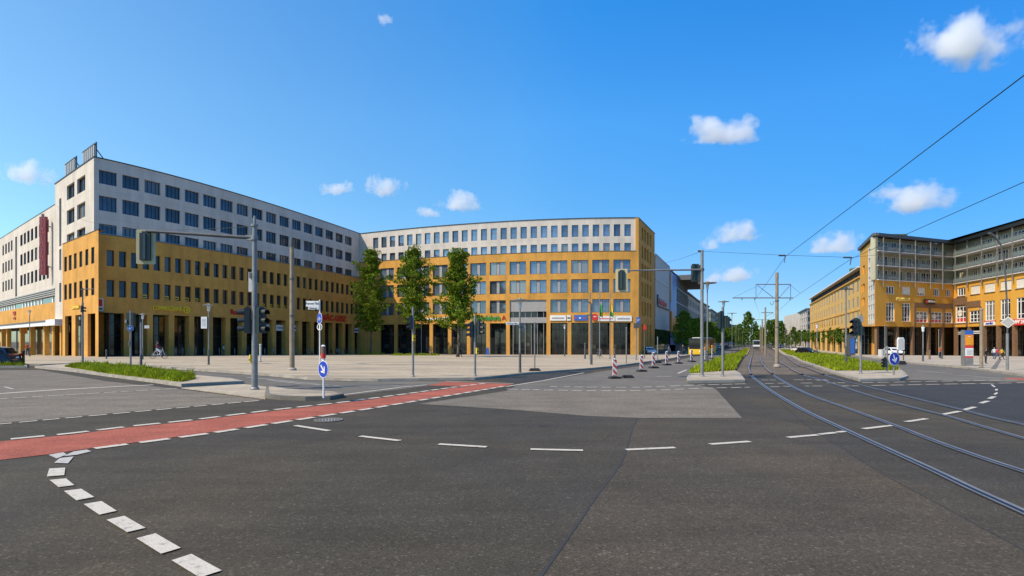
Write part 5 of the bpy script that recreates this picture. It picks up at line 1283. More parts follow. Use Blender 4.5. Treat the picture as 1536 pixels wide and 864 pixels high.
mb = MB(); z = zp(434, p.y) - p.z; mb.tube((0, 0, z), (at(117, p.y) - p.x, .3, z), .03); mb.tube((0, 0, z), (at(146, p.y) - p.x, -.3, z), .03); mb.tube((0, 0, zp(456, p.y) - p.z), (0, 0, z + .1), .04); mb.build('side_arm', 'galv_dark', o)

# plain poles with signs
def pole(parent, h, r=.038, mat='galv', z0=0.0, n=10): mb = MB(); mb.tube((0, 0, z0), (0, 0, h), r, r, n); return mb.build('pole', mat, parent)
def arrow_mb(r, ang, m=0):
    mb = MB(); c, s_ = cos(ang), sin(ang)
    def rot(l): return [(x * c - z * s_, x * s_ + z * c) for x, z in l]
    mb.prism(rot([(-.62 * r, -.09 * r), (.5 * r, -.09 * r), (.5 * r, .09 * r), (-.62 * r, .09 * r)]), -.016, -.006, m)
    for k in (1, -1): mb.prism(rot([(.62 * r, 0), (.45 * r, .16 * r * k), (.02 * r, .5 * r * k), (-.1 * r, .38 * r * k), (.3 * r, 0)]), -.016, -.006, m)
    return mb
def round_sign(parent, loc, r, rz, face='blue_sign', arrow=None, mark=None):
    mb = MB(); mb.disc((0, 0, 0), r, 28, .02); o = mb.build('sign_plate', 'white', parent); o.location = loc; o.rotation_euler = (0, 0, rz)
    mb = MB(); mb.disc((0, -.004, 0), r * .93, 28, .01); mb.build('face', face, o)
    if arrow is not None: arrow_mb(r, arrow).build('arrow', 'white', o)
    if mark:
        mb = MB(); mark(mb, r); mb.build('symbol', 'white', o)
    return o
p = ground(485.5, 603, .13); Y = p.y; s = Y / F
S = thing('direction_sign', 'blue round keep right sign with white arrow and orange marker on the near island', 'traffic sign', p)
pole(S, (603 - 546) * s, .034, 'white_frame')
round_sign(S, (0, -.05, (603 - 560) * s), 13 * s, radians(-38), 'blue_sign', radians(-48))
mb = MB(); mb.tube((-.02, .03, (603 - 547) * s), (-.02, .03, (603 - 543.5) * s), .055, .055, 12, 2); mb.tube((-.02, .03, (603 - 543.5) * s), (-.02, .03, (603 - 536) * s), .075, .075, 12, 0); mb.tube((-.02, .03, (603 - 536) * s), (-.02, .03, (603 - 525.5) * s), .075, .072, 12, 1); mb.tube((-.02, .03, (603 - 525.5) * s), (-.02, .03, (603 - 523.5) * s), .072, .03, 12, 2); mb.build('marker_beacon', ['red_sign', 'brown', 'white'], S)
p = ground(1340.5, 566, .12); s = p.y / F
S = thing('direction_sign', 'blue round keep left sign with white arrow on the right median nose', 'traffic sign', p)
pole(S, 26 * s, .045); round_sign(S, (0, -.06, 24.5 * s), 9.8 * s, radians(14), 'blue_sign', radians(-72))
# street-name post
p = ground(479.6, 549, .12); Y = p.y; s = Y / F
S = thing('street_name_post', 'thin post with white street name plates over a blue cycle sign and white ring', 'sign post', p)
pole(S, (549 - 452) * s, .045, 'white_frame')
for a, b, c, d in ((459.5, 478.5, 451.5, 457.2), (459.5, 478.5, 457.4, 459.8), (463, 478.5, 460, 464.2)):
    mb = MB(); mb.box((at((a + b) / 2, Y) - p.x, -.05, zp((c + d) / 2, Y) - p.z), ((b - a) * s, .05, (d - c) * s)); o = mb.build('name_plate', 'white', S)
text('street_name', 'Prerower Platz', .26, 'black', (at(469, Y) - p.x, -.08, zp(455.3, Y) - p.z), 0, S, .004, False, .62)
text('street_name', 'Falkenberger', .2, 'black', (at(470.5, Y) - p.x, -.08, zp(462.3, Y) - p.z), 0, S, .004, False, .6)
def bike_mark(mb, r):
    for k in (-1, 1): mb.torus((k * .3 * r, -.012, -.15 * r), .2 * r, .035 * r, 12, 4)
    mb.box((0, -.012, .05 * r), (.5 * r, .01, .06 * r)); mb.box((.18 * r, -.012, .2 * r), (.05 * r, .01, .3 * r)); mb.box((-.12 * r, -.012, .12 * r), (.05 * r, .01, .2 * r))
round_sign(S, (0, -.06, zp(477.5, Y) - p.z), 8.4 * s, radians(-45), 'blue_sign', None, bike_mark).scale.x = .95
mb = MB(); mb.torus((0, 0, 0), 4.6 * s, .7 * s, 22, 6); mb.box((0, 0, 0), (2 * s, .02, 5 * s), 0, 0); o = mb.build('ring_sign', 'white', S); o.location = (.02, -.06, zp(490.5, Y) - p.z); o.rotation_euler = (0, 0, radians(-25))
# left island poles
p = ground(196, 555, .14); s = p.y / F
S = thing('sign_post', 'pole on the grass island with a small blue sign and dark signal shield', 'sign post', p)
pole(S, (555 - 469) * s, .055); round_sign(S, (.02, -.07, zp(492.5, p.y) - p.z), 4.3 * s, radians(20), 'blue_panel', radians(200))
mb = MB(); mb.box((-.05, .1, zp(480, p.y) - p.z), (.45, .25, .95)); mb.box((-.26, 0, zp(482, p.y) - p.z), (.12, .2, .2), 0, 1); mb.build('shield', ['signal', 'galv'], S)
mb = MB(); mb.box((-.06, -.02, zp(515, p.y) - p.z), (.12, .1, .34)); mb.build('box', 'galv_dark', S)
p = ground(211.5, 557, .14); s = p.y / F
S = thing('sign_post', 'grey post with thick dark foot on the grass island carrying a small plate', 'sign post', p)
pole(S, (557 - 487) * s, .05); mb = MB(); mb.tube((0, 0, 0), (0, 0, 22 * s), .075, .07, 12); mb.build('foot', 'galv_dark', S)
mb = MB(); mb.box((at(220.5, p.y) - p.x, 0, zp(490.3, p.y) - p.z), (7 * s, .05, 4.6 * s)); mb.build('plate', 'sill', S)
# plates on the disc lamp at 780
p = ground(780, 562, .12); s = p.y / F
S = thing('street_name_sign', 'white street name plate with dark letters hung left of the disc lamp', 'sign', (at(768.5, p.y), p.y - .1, zp(485.3, p.y)))
mb = MB(); mb.box((0, 0, 0), (19 * s, .05, 4 * s)); mb.build('plate', 'white', S); text('street_name', 'Prerower Platz', 3.2 * s, 'black', (0, -.04, 0), 0, S, .003, False, .8)
S = thing('round_sign', 'grey back of a round sign on the disc lamp', 'traffic sign', (at(784, p.y), p.y + .08, zp(491, p.y)))
mb = MB(); mb.disc((0, 0, 0), 5 * s, 20, .03); mb.build('plate', 'galv', S); mb = MB(); mb.box((-.1, -.02, 0), (.3, .03, .05)); mb.build('bracket', 'galv_dark', S)
# posts on rubber feet
def foot_post(label, x, y, ytop, bw, r=.04):
    p = ground(x, y, .01 if y > 560 else .12); s = p.y / F; o = thing('mobile_post', label, 'sign post', p, 0, 'posts on rubber feet')
    mb = MB()
    for k in (0, 1): mb.box((0, 0, (.6 + k * 1.3) * s * 1.6), (bw * s * (1 - .1 * k), .45, 1.9 * s))
    for k in (-1, 1): mb.box((k * bw * s * .42, 0, 1.2 * s), (bw * s * .14, .5, 2.2 * s), .2)
    mb.build('rubber_foot', 'rubber', o); pole(o, (y - ytop) * s, r, 'galv'); return o, p, s
foot_post('bare tall post stuck in a black rubber foot on the square', 802, 559.5, 486, 15)
foot_post('short bare post in a black rubber foot on the road by the striped beacons', 941.5, 567, 556, 14, .02)
foot_post('grey post in a rubber foot beside the farther striped beacons', 986.5, 547, 507, 8)
for i, x in enumerate((1258, 1269)): pass
# flag poles with flags
def flagpole(label, x, y, ytop, flag=None):
    p = ground(x, y, .12); s = p.y / F; o = thing('flagpole', label, 'flagpole', p, 0, 'flagpoles before the central block'); pole(o, (y - ytop) * s, .05, 'galv')
    mb = MB(); mb.tube((0, 0, (y - ytop) * s), (0, 0, (y - ytop + 1) * s), .07, .03, 8); mb.build('knob', 'galv', o)
    if flag:
        mb = MB(); x0, x1, y0, y1, mats = flag
        n = 10
        for k in range(n):
            za, zb = zp(y0 + (y1 - y0) * k / n, p.y) - p.z, zp(y0 + (y1 - y0) * (k + 1) / n, p.y) - p.z
            for j in range(5):
                u0, u1 = j / 5, (j + 1) / 5; f = lambda u, z: (at(x0 + (x1 - x0) * u, p.y) - p.x, .12 * sin(5 * u + z * 1.4), z - .25 * u * u)
                mb.face([f(u0, za), f(u1, za), f(u1, zb), f(u0, zb)], 0 if k < n * .55 else 1)
        mb.build('flag', mats, o, False, True)
flagpole('left bare flagpole before the sign panels', 885, 541, 440)
flagpole('middle flagpole with a green flag hanging', 899.5, 539.5, 440.5, (899, 904, 456, 474, ['green_letter', 'leaf_fresh']))
flagpole('right flagpole with a yellow and green flag hanging', 915, 540.5, 441, (915, 920, 457, 474, ['yellow', 'green_letter']))
p = ground(887, 549.5, .12); s = p.y / F; S = thing('lamp_mast', 'dark bent top lamp mast with thick foot before the flagpoles', 'street lamp', p)
pole(S, (549.5 - 458) * s, .06, 'galv_dark'); mb = MB(); mb.tube((0, 0, 0), (0, 0, 27 * s), .1, .09, 12); mb.build('foot', 'galv_dark', S)
mb = MB(); mb.path([(0, 0, 91 * s), (-.1, 0, 93 * s), (-.25, 0, 94 * s)], .05, 8); mb.box((-.12, 0, (549.5 - 475) * s), (.5, .08, .08)); mb.build('bent_head', 'galv_dark', S)
def simple_post(name, label, cat, x, y, ytop, r, mat, up=.12, group=None, sphere=False):
    p = ground(x, y, up); h = (y - ytop) * p.y / F; o = thing(name, label, cat, p, 0, group); mb = MB(); mb.tube((0, 0, 0), (0, 0, h), r, r * .9, 12); mb.build('post', mat, o)
    mb = MB(); mb.lathe([(r * 1.25, h - .06), (r * 1.25, h), (r * .6, h + .05), (0, h + .06)], n=12); mb.build('cap', mat, o)
    mb = MB(); mb.lathe([(r * 1.7, 0), (r * 1.7, .03), (r, .05)], n=12); mb.build('base', 'galv_dark', o); return o, p
simple_post('bollard', 'dark bollard between the lamp and the flagpoles on the square', 'bollard', 877.5, 540, 517, .09, 'galv_dark')
simple_post('bollard', 'thin dark bollard close to the nearest striped beacon', 'bollard', 922, 546, 526, .08, 'galv_dark')
simple_post('bollard', 'black bollard on the kerb left of the grass island', 'bollard', 35, 548.5, 529, .1, 'black')
simple_post('bollard', 'low pale post on the square beside the big signal mast', 'bollard', 390.5, 545, 519, .08, 'sill')
simple_post('bollard', 'small post on the pavement before the first left arcade', 'bollard', 159.5, 540, 527, .07, 'galv_dark')
simple_post('thin_post', 'thin grey post right of the flagpoles with a small box', 'post', 939.5, 547, 494, .045, 'galv')
simple_post('thin_post', 'slim pole before the left part of the central block between the trees', 'post', 632, 533, 440, .06, 'galv')
simple_post('thin_post', 'short post behind the second tree on the square', 'post', 647, 534.5, 525, .07, 'galv_dark')
o, p = simple_post('parking_sign', 'post with blue parking sign at the corner of the central block', 'traffic sign', 954.5, 542, 487, .06, 'galv')
s = p.y / F; mb = MB(); mb.box((at(957.3, p.y) - p.x, -.05, zp(481, p.y) - p.z), (5.6 * s, .06, 10.5 * s)); mb.build('plate', 'blue_panel', o); text('letter', 'P', 6 * s, 'white', (at(957.3, p.y) - p.x, -.1, zp(481, p.y) - p.z), 0, o, .01, False)
mb = MB(); mb.box((0, -.05, zp(488.5, p.y) - p.z), (.5, .3, .5)); mb.build('box', 'galv_dark', o)
o, p = simple_post('sign_post', 'post with small red sign on the shaded side of the central block', 'traffic sign', 967, 538.5, 489, .05, 'galv_dark')
s = p.y / F; mb = MB(); mb.box((0, -.06, zp(491.5, p.y) - p.z), (4.2 * s, .05, 7 * s)); mb.build('plate', 'red_sign', o)
simple_post('wire_mast', 'brown grey slim mast beside the orange pillar on the right pavement', 'mast', 1472, 554.5, 466, .1, 'concrete_pole')
simple_post('bollard', 'short brown bollard before the right arcade', 'bollard', 1394.5, 541, 528, .08, 'brown')
simple_post('bollard', 'short dark bollard beside the person in orange', 'bollard', 1413, 540, 529, .08, 'galv_dark')
simple_post('thin_post', 'thin tall post before the yellow balcony building corner', 'post', 1327.5, 538, 490, .05, 'galv')
simple_post('thin_post', 'slim post before the middle of the right arcade', 'post', 1408, 537, 496, .04, 'galv')
# tall lamps right
p = ground(1269, 549, .12); s = p.y / F; S = thing('lamp_mast', 'tall slim lamp mast with a flat double head before the yellow long block', 'street lamp', p)
pole(S, (549 - 433) * s, .06, 'galv'); mb = MB(); mb.tube((0, 0, 0), (0, 0, 28 * s), .085, .08, 12); mb.build('foot', 'galv_dark', S)
mb = MB(); mb.box((0, 0, (549 - 436) * s), (19 * s, .2, .09)); mb.box((0, 0, (549 - 434.5) * s), (.2, .14, .2)); mb.build('twin_head', 'galv_dark', S)
p = ground(1511, 558.5, .12); Y = p.y; s = Y / F; S = thing('lamp_mast', 'leaning tall lamp mast with curved arm and a diamond sign at the right pavement', 'street lamp', p)
q = lambda x, y: (at(x, Y) - p.x, 0, zp(y, Y) - p.z)
mb = MB(); mb.path([(0, 0, 0), q(1511, 500)], .075, 12); mb.build('foot', 'galv', S)
mb = MB(); mb.path([q(1511, 500), q(1510.5, 458), q(1508, 410), q(1505, 384), q(1501.5, 368), q(1497, 361), q(1490, 354)], .045, 10); mb.build('arm', 'galv_dark', S)
mb = MB(); mb.bar(q(1492, 355.5), q(1484, 349.5), .18, .1); mb.build('lamp_head', 'galv_dark', S)
mb = MB(); mb.prism([(0, -.36), (.36, 0), (0, .36), (-.36, 0)], -.03, 0); o = mb.build('diamond_sign', 'sill', S); o.location = (0, -.06, zp(483.5, Y) - p.z); o.rotation_euler = (0, 0, -.9)
mb = MB(); mb.prism([(0, -.28), (.28, 0), (0, .28), (-.28, 0)], -.04, -.03); mb.build('face', 'grey_panel', o)
# orange tram stop pillar
p = ground(1452, 551.5, .12); Y = p.y; s = Y / F; S = thing('info_pillar', 'tall tram stop pillar with blue top, orange timetable and red bands', 'information pillar', p, -.12)
zc = lambda a, b: ((551.5 - (a + b) / 2) * s, (b - a) * s)
for nm, a, b, mat, wd in (('base', 539, 551.5, 'galv', 10.6), ('red_band', 536.5, 539, 'red_sign', 10.8), ('white_panel', 524.5, 536.5, 'white', 10.6), ('red_band', 520.5, 524.5, 'red_sign', 10.8), ('orange_panel', 504.5, 520.5, 'orange', 11), ('blue_top', 498, 504.5, 'blue_panel', 11)):
    z, hh = zc(a, b); mb = MB(); mb.box((0, 0, z), (wd * s, .3, hh - .004)); mb.build(nm, mat, S)
mb = MB(); mb.box((-6.2 * s, .05, 27 * s), (1.4 * s, .34, 54 * s)); mb.build('frame', 'galv', S)
mb = MB()
for k, w_ in enumerate((3, 6, 5, 6.5, 5.5)): mb.box((0, -.16, (551.5 - 507.5 - k * 2.7) * s), (w_ * s, .02, 1.0 * s), 0, 0 if k else 1)
mb.build('timetable_print', ['yellow', 'white'], S)
mb = MB()
for k in range(4): mb.box((0, -.158, (551.5 - 527 - k * 2.2) * s), (8 * s, .02, 1.0 * s))
mb.build('notice_print', 'sill', S)
# city map board
p = ground(1351, 542.5, .12); s = p.y / F; S = thing('map_board', 'white rounded map board on two legs before the right arcade', 'notice board', p, .1)
mb = MB(); mb.prism([(-5.5 * s, 16 * s), (5.5 * s, 16 * s), (5.5 * s, 31 * s), (3.5 * s, 34.5 * s), (-3.5 * s, 34.5 * s), (-5.5 * s, 31 * s)], -.06, .06); mb.build('frame', 'white', S)
mb = MB(); mb.prism([(-4.5 * s, 18 * s), (4.5 * s, 18 * s), (4.5 * s, 30.5 * s), (3 * s, 33 * s), (-3 * s, 33 * s), (-4.5 * s, 30.5 * s)], -.075, -.06); mb.build('map', 'sill', S)
for k in (-1, 1): mb = MB(); mb.tube((k * 4.6 * s, 0, 0), (k * 4.6 * s, 0, 17 * s), .05); mb.build('leg', 'galv_dark', S)
p = ground(1352, 547.5, .01); s = p.y / F; S = thing('rubber_foot', 'low black rubber foot block on the right road behind the keep left sign', 'barrier foot', p)
mb = MB(); mb.box((0, 0, .12), (9 * s, .5, .16)); mb.build('slab', 'rubber', S); mb = MB(); mb.box((0, 0, .26), (7.6 * s, .4, .12)); mb.build('upper_slab', 'rubber', S)
p = ground(1262, 536.5, .01); s = p.y / F; S = thing('rubber_foot', 'long row of black rubber feet lying at the kerb before the yellow block', 'barrier foot', p)
for k in range(4): mb = MB(); mb.box(((-8 + k * 5.3) * s, 0, .15), (4.2 * s, .5, .28), .1 * k); mb.build('slab', 'rubber', S)
p = ground(1275, 534, .12); s = p.y / F; S = thing('advert_kiosk', 'narrow kiosk with a blue poster before the dark arcade of the yellow block', 'kiosk', p)
mb = MB(); mb.box((0, 0, 16 * s), (9 * s, 1.2, 32 * s)); mb.build('body', 'galv_dark', S); mb = MB(); mb.box((0, -.62, 14 * s), (5.5 * s, .04, 22 * s)); mb.build('poster', 'blue_panel', S)
mb = MB(); mb.box((0, 0, 33 * s), (11 * s, 1.5, 1.5 * s)); mb.build('roof', 'black', S)
p = ground(1322.5, 536.5, .12); s = p.y / F; S = thing('utility_box', 'pale grey utility box at the brown arcade corner', 'utility box', p)
mb = MB(); mb.box((0, 0, 5.5 * s), (6 * s, .6, 11 * s)); mb.build('cabinet', 'sill', S); mb = MB(); mb.box((0, -.31, 6 * s), (.05, .02, 9 * s)); mb.build('door_gap', 'galv_dark', S)
p = ground(731.5, 533, .12); s = p.y / F; S = thing('pavement_sign', 'blue A shaped pavement sign before a sunlit column', 'pavement sign', p)
for k in (-1, 1):
    mb = MB(); mb.prism([(-2.8 * s, 0), (2.8 * s, 0), (1.6 * s, 11 * s), (-1.6 * s, 11 * s)], k * .12 - .02, k * .12 + .02); mb.build('board', 'blue_panel', S)
p = ground(1090, 525.5, .1)
# striped beacons
def beacon_proto():
    o = thing('warning_beacon', 'x', 'beacon', (0, 0, 0), 0, 'red and white striped beacons along the road works')
    mb = MB(); mb.prism([(-.36, 0), (.36, 0), (.3, .1), (.14, .13), (-.14, .13), (-.3, .1)], -.22, .22); mb.build('rubber_foot', 'rubber', o)
    b = MB(); w_, z0, z1 = .125, .16, 1.16; b.box((0, 0, (z0 + z1) / 2), (2 * w_, .04, z1 - z0)); b.tube((0, 0, z1 - .02), (0, 0, z1 + .03), .06, .04, 8)
    b.build('panel', 'white', o)
    r = MB(); per = .36
    for k in range(-1, 4):
        c = z0 + k * per
        poly = [(-w_, c + .25), (w_, c), (w_, c + .18), (-w_, c + .43)]
        poly = [(x, min(max(z, z0 + .01), z1 - .01)) for x, z in poly]
        for sgn in (-1, 1): 
            if abs(poly[0][1] - poly[3][1]) + abs(poly[1][1] - poly[2][1]) < .03: continue
            q = poly if sgn < 0 else [(-x, z) for x, z in poly]
            y0, y1 = (-.0235, -.0205) if sgn < 0 else (.0205, .0235)
            r.prism(q, y0, y1)
    r.build('stripes', 'red_sign', o)
    return o
BP = beacon_proto()
bl = [(922, 568, 537), (962.3, 557.6, 532), (980.3, 552.4, 527.8), (1000, 548, 526.5), (1018, 545.6, 526.3), (1037.5, 543, 523.8), (1058.3, 541.5, 524.5), (1068.7, 538.5, 521.5)]
bs = ['nearest and largest striped beacon beside the black rubber foot', 'second striped beacon, before the parked white car', 'third striped beacon from the near end', 'fourth striped beacon from the near end', 'fifth striped beacon, left of the yellow bus',
      'sixth striped beacon, in front of the yellow bus', 'seventh striped beacon with an orange warning lamp beside the lamp pole', 'last striped beacon with an orange warning lamp at the bus rear']
for i, (x, y, yt) in enumerate(bl):
    p = ground(x, y, .01); sc = (y - yt) * p.y / F / 1.22
    o = BP if i == 0 else dup(BP, p, 0, bs[i]); o.location = p; o.rotation_euler = (0, 0, .25 + .05 * i); o.scale = (sc, sc, sc); o['label'] = bs[i]
    if i >= 6:
        mb = MB(); mb.disc((0, -.05, 1.34), .15, 14, .1); mb.box((0, 0, 1.18), (.1, .08, .08)); mb.build('warning_lamp', 'orange', o)

# bicycle hoops
hp = MB()
pts = [(-.42, 0, 0), (-.42, 0, .72)] + [(-.42 + .1 * (1 - cos(a)), 0, .72 + .1 * sin(a)) for a in (.5, 1.0, 1.57)] + [(.42 - .1 * (1 - cos(a)), 0, .72 + .1 * sin(a)) for a in (1.57, 1.0, .5)] + [(.42, 0, .72), (.42, 0, 0)]
hp.path(pts, .035, 8); hm = hp.mesh('bicycle_stand', 'galv', (0, 0, 0), True)
hx = [264, 274, 283.5, 294, 306, 329, 352, 366, 397, 409, 424, 444, 462, 478, 512, 523, 533]
for i, x in enumerate(hx):
    t = LP.tx(x, 1.9); q = LP.pt(t, 1.9); o = link('bicycle_stand', hm); o.location = (q.x, q.y, gz(q.x, q.y) + .1); o.rotation_euler = (0, 0, LP.rz(t) + .9); o.scale = (1.15, 1, 1.35)
    tag(o, ORD[i] + ' silver bicycle hoop from the left before the shaded brick arcade', 'bicycle stand', 'bicycle hoops along the left arcade')
# bicycles
def bicycle(label, p, rz, mat='cloth_black', sc=1.0, group=None):
    o = thing('bicycle', label, 'bicycle', p, rz, group)
    for x in (-.53, .53):
        mb = MB(); mb.torus((x, 0, .34), .32, .022, 20, 6); wv = mb.build('wheel', 'rubber', o)
        mb = MB()
        for k in range(8): a = pi * k / 8; mb.bar((x - .3 * cos(a), 0, .34 - .3 * sin(a)), (x + .3 * cos(a), 0, .34 + .3 * sin(a)), .006, .006)
        mb.build('spokes', 'galv', wv)
    mb = MB(); A = {'b': (-.05, 0, .32), 's': (-.2, 0, .82), 'h': (.38, 0, .8), 'r': (-.53, 0, .34), 'f': (.53, 0, .34)}
    for a, b in ('bs', 'bh', 'br', 'sr', 'sh', 'hf'): mb.tube(A[a], A[b], .022, .022, 6)
    mb.tube((.38, 0, .8), (.34, 0, 1.0), .02, .02, 6); mb.tube((-.2, 0, .82), (-.22, 0, .92), .018, .018, 6); mb.build('frame', mat, o)
    mb = MB(); mb.tube((.34, -.28, 1.02), (.34, .28, 1.02), .018, .018, 6); mb.build('handlebar', 'galv_dark', o)
    mb = MB(); mb.box((-.23, 0, .94), (.26, .14, .06)); mb.build('saddle', 'black', o); o.scale = (sc, sc, sc); return o
for i, (x, mt) in enumerate(((468, 'cloth_white'), (486, 'cloth_blue'), (497, 'cloth_black'), (507, 'cloth_white'), (518, 'cloth_maroon'), (372, 'cloth_black'), (411, 'cloth_white'))):
    t = LP.tx(x, 1.7); q = LP.pt(t, 1.7)
    bicycle(('fifth pale sixth dark third blue fourth'.split() and ['pale bicycle leaning left of the sign post under the arcade', 'blue bicycle parked right of the street name post', 'black bicycle parked between the blue and the pale one', 'pale bicycle under the red shop lettering', 'maroon bicycle parked last at the right end of the hoops', 'black bicycle just left of the big signal mast', 'white bicycle parked right of the big signal mast'][i]),
            (q.x, q.y, gz(q.x, q.y) + .12), LP.rz(t) + .8 + .3 * (i % 2), mt, 1.25, 'bicycles parked under the left arcade')

# ------------------------------------------------------------------ people
def person(label, x, y, ytop, face, pose='walk', top='cloth_black', leg='cloth_blue', up=.12, holds=None, pos=None, group=None):
    p = pos or ground(x, y, up); h = (y - ytop) * p.y / F if pos is None else 1.72
    k = h / 1.75
    J = {'pel': (0, 0, .93), 'chest': (0, .0, 1.25), 'neck': (0, 0, 1.46), 'head': (0, -.03, 1.58), 'crown': (0, -.02, 1.7)}
    if pose == 'sit': st = ((.1, -.42, .55), (.1, -.35, .1), (-.1, -.42, .55), (-.1, -.3, .28)); el = ((.24, -.2, 1.1), (.2, -.45, 1.05), (-.24, -.2, 1.1), (-.2, -.45, 1.05)); 
    elif pose == 'walk': st = ((.1, -.18, .5), (.09, -.28, .09), (-.1, .0, .5), (-.09, .36, .13)); el = ((.25, .12, 1.15), (.26, .02, .92), (-.25, -.1, 1.15), (-.25, -.28, .98))
    else: st = ((.1, -.02, .5), (.11, 0, .08), (-.1, .0, .5), (-.11, 0, .08)); el = ((.25, .03, 1.16), (.25, -.04, .92), (-.25, .03, 1.16), (-.25, -.06, .92))
    V = [J['pel'], J['chest'], J['neck'], J['head'], J['crown'], (.09, 0, .9), st[0], st[1], (-.09, 0, .9), st[2], st[3], (.17, 0, 1.42), el[0], el[1], (-.17, 0, 1.42), el[2], el[3]]
    for a in (7, 10): V.append((V[a][0], V[a][1] - .17, V[a][2] - .05))
    V.append((el[1][0], el[1][1] - .04, el[1][2] - .09)); V.append((el[3][0], el[3][1] - .04, el[3][2] - .09))
    R = [(.15, .11), (.165, .115), (.06, .06), (.098, .11), (.07, .08), (.1, .1), (.065, .065), (.045, .045), (.1, .1), (.065, .065), (.045, .045), (.07, .07), (.047, .047), (.036, .036), (.07, .07), (.047, .047), (.036, .036), (.035, .035), (.035, .035), (.03, .04), (.03, .04)]
    E = [(0, 1), (1, 2), (2, 3), (3, 4), (0, 5), (5, 6), (6, 7), (0, 8), (8, 9), (9, 10), (1, 11), (11, 12), (12, 13), (1, 14), (14, 15), (15, 16), (7, 17), (10, 18), (13, 19), (16, 20)]
    me = bpy.data.meshes.new('body'); me.from_pydata([tuple(c * k for c in v) for v in V], E, [])
    o = link('body', me); sm = o.modifiers.new('s', 'SKIN'); o.modifiers.new('d', 'SUBSURF').levels = 1
    for i, r in enumerate(R): me.skin_vertices[0].data[i].radius = (r[0] * k, r[1] * k)
    me.skin_vertices[0].data[0].use_root = True
    dg = bpy.context.evaluated_depsgraph_get(); m2 = bpy.data.meshes.new_from_object(o.evaluated_get(dg)); bpy.data.objects.remove(o)
    m2.name = 'person'
    for mm in ('skin', top, leg, 'black'): m2.materials.append(M[mm])
    for f in m2.polygons:
        c = f.center / k; z = c.z
        if z > 1.47: f.material_index = 0
        elif z > .96 and not (abs(c.x) > .19 and z < .97): f.material_index = 1 if not (abs(c.x) > .2 and z < .93) else 0
        elif abs(c.x) > .19 and z > .7: f.material_index = 0
        elif z > .12: f.material_index = 2
        else: f.material_index = 3
        f.use_smooth = True
    r = link('person', m2); r.location = p; r.rotation_euler = (0, 0, face); tag(r, label, 'person', group)
    mb = MB(); mb.lathe([(0, .14), (.07, .12), (.105, .05), (.11, -.02), (.095, -.06)], (0, .02, 1.6), 12); hm_ = mb.mesh('hair', 'hair', (0, 0, 0), True); hh = link('hair', hm_, r); hh.scale = (k, k, k)
    return r
person('person in black walking to the right before the third tree', 688.5, 537.5, 514.5, pi / 2, 'walk', 'cloth_black', 'cloth_black')
person('person in a pale jacket standing by the hoops under the left arcade', 335.5, 534.5, 517.5, 2.2, 'stand', 'cloth_white', 'cloth_blue')
person('person in dark clothes walking between the flagpoles, left of two', 897.5, 538, 524.5, -pi / 2, 'walk', 'cloth_black', 'cloth_blue')
person('person in dark clothes walking between the flagpoles, right of two', 901.5, 538, 525, -pi / 2 + .3, 'walk', 'cloth_blue', 'cloth_black')
person('person all in black standing alone on the right pavement', 1478.5, 547.7, 524.3, .6, 'stand', 'cloth_black', 'cloth_black')
person('person in white before the right arcade doors', 1491.5, 540.5, 522.5, -.8, 'stand', 'cloth_white', 'cloth_blue')
person('person in a red jacket beside the one in white', 1495.8, 541, 523, .9, 'walk', 'cloth_red', 'cloth_blue')
person('person in a yellow jacket before the right arcade', 1502.5, 541.5, 523, 1.2, 'walk', 'cloth_yellow', 'cloth_black')
person('person in an orange jacket before the brown columns', 1410, 539, 521, .4, 'stand', 'cloth_orange', 'cloth_black')
person('person in orange vest beside the department store entrance', 41.5, 535, 515, 1.2, 'stand', 'cloth_orange', 'cloth_black')
person('distant person walking at the mall front by the trees', 1024.5, 534, 518, -1, 'walk', 'cloth_black', 'cloth_black')
person('distant person standing by the mall shop window', 1003.5, 536, 521, -.6, 'stand', 'cloth_blue', 'cloth_black')
# cyclist under the arcade
q = ground(238, 539.5, .12); bicycle('pale bicycle ridden along the left arcade', q, .1, 'cloth_white', 1.12)
person('cyclist in a maroon top riding along the left arcade', 0, 0, 0, pi / 2, 'sit', 'cloth_maroon', 'cloth_white', pos=Vector((q.x - .15, q.y, q.z + .12)))

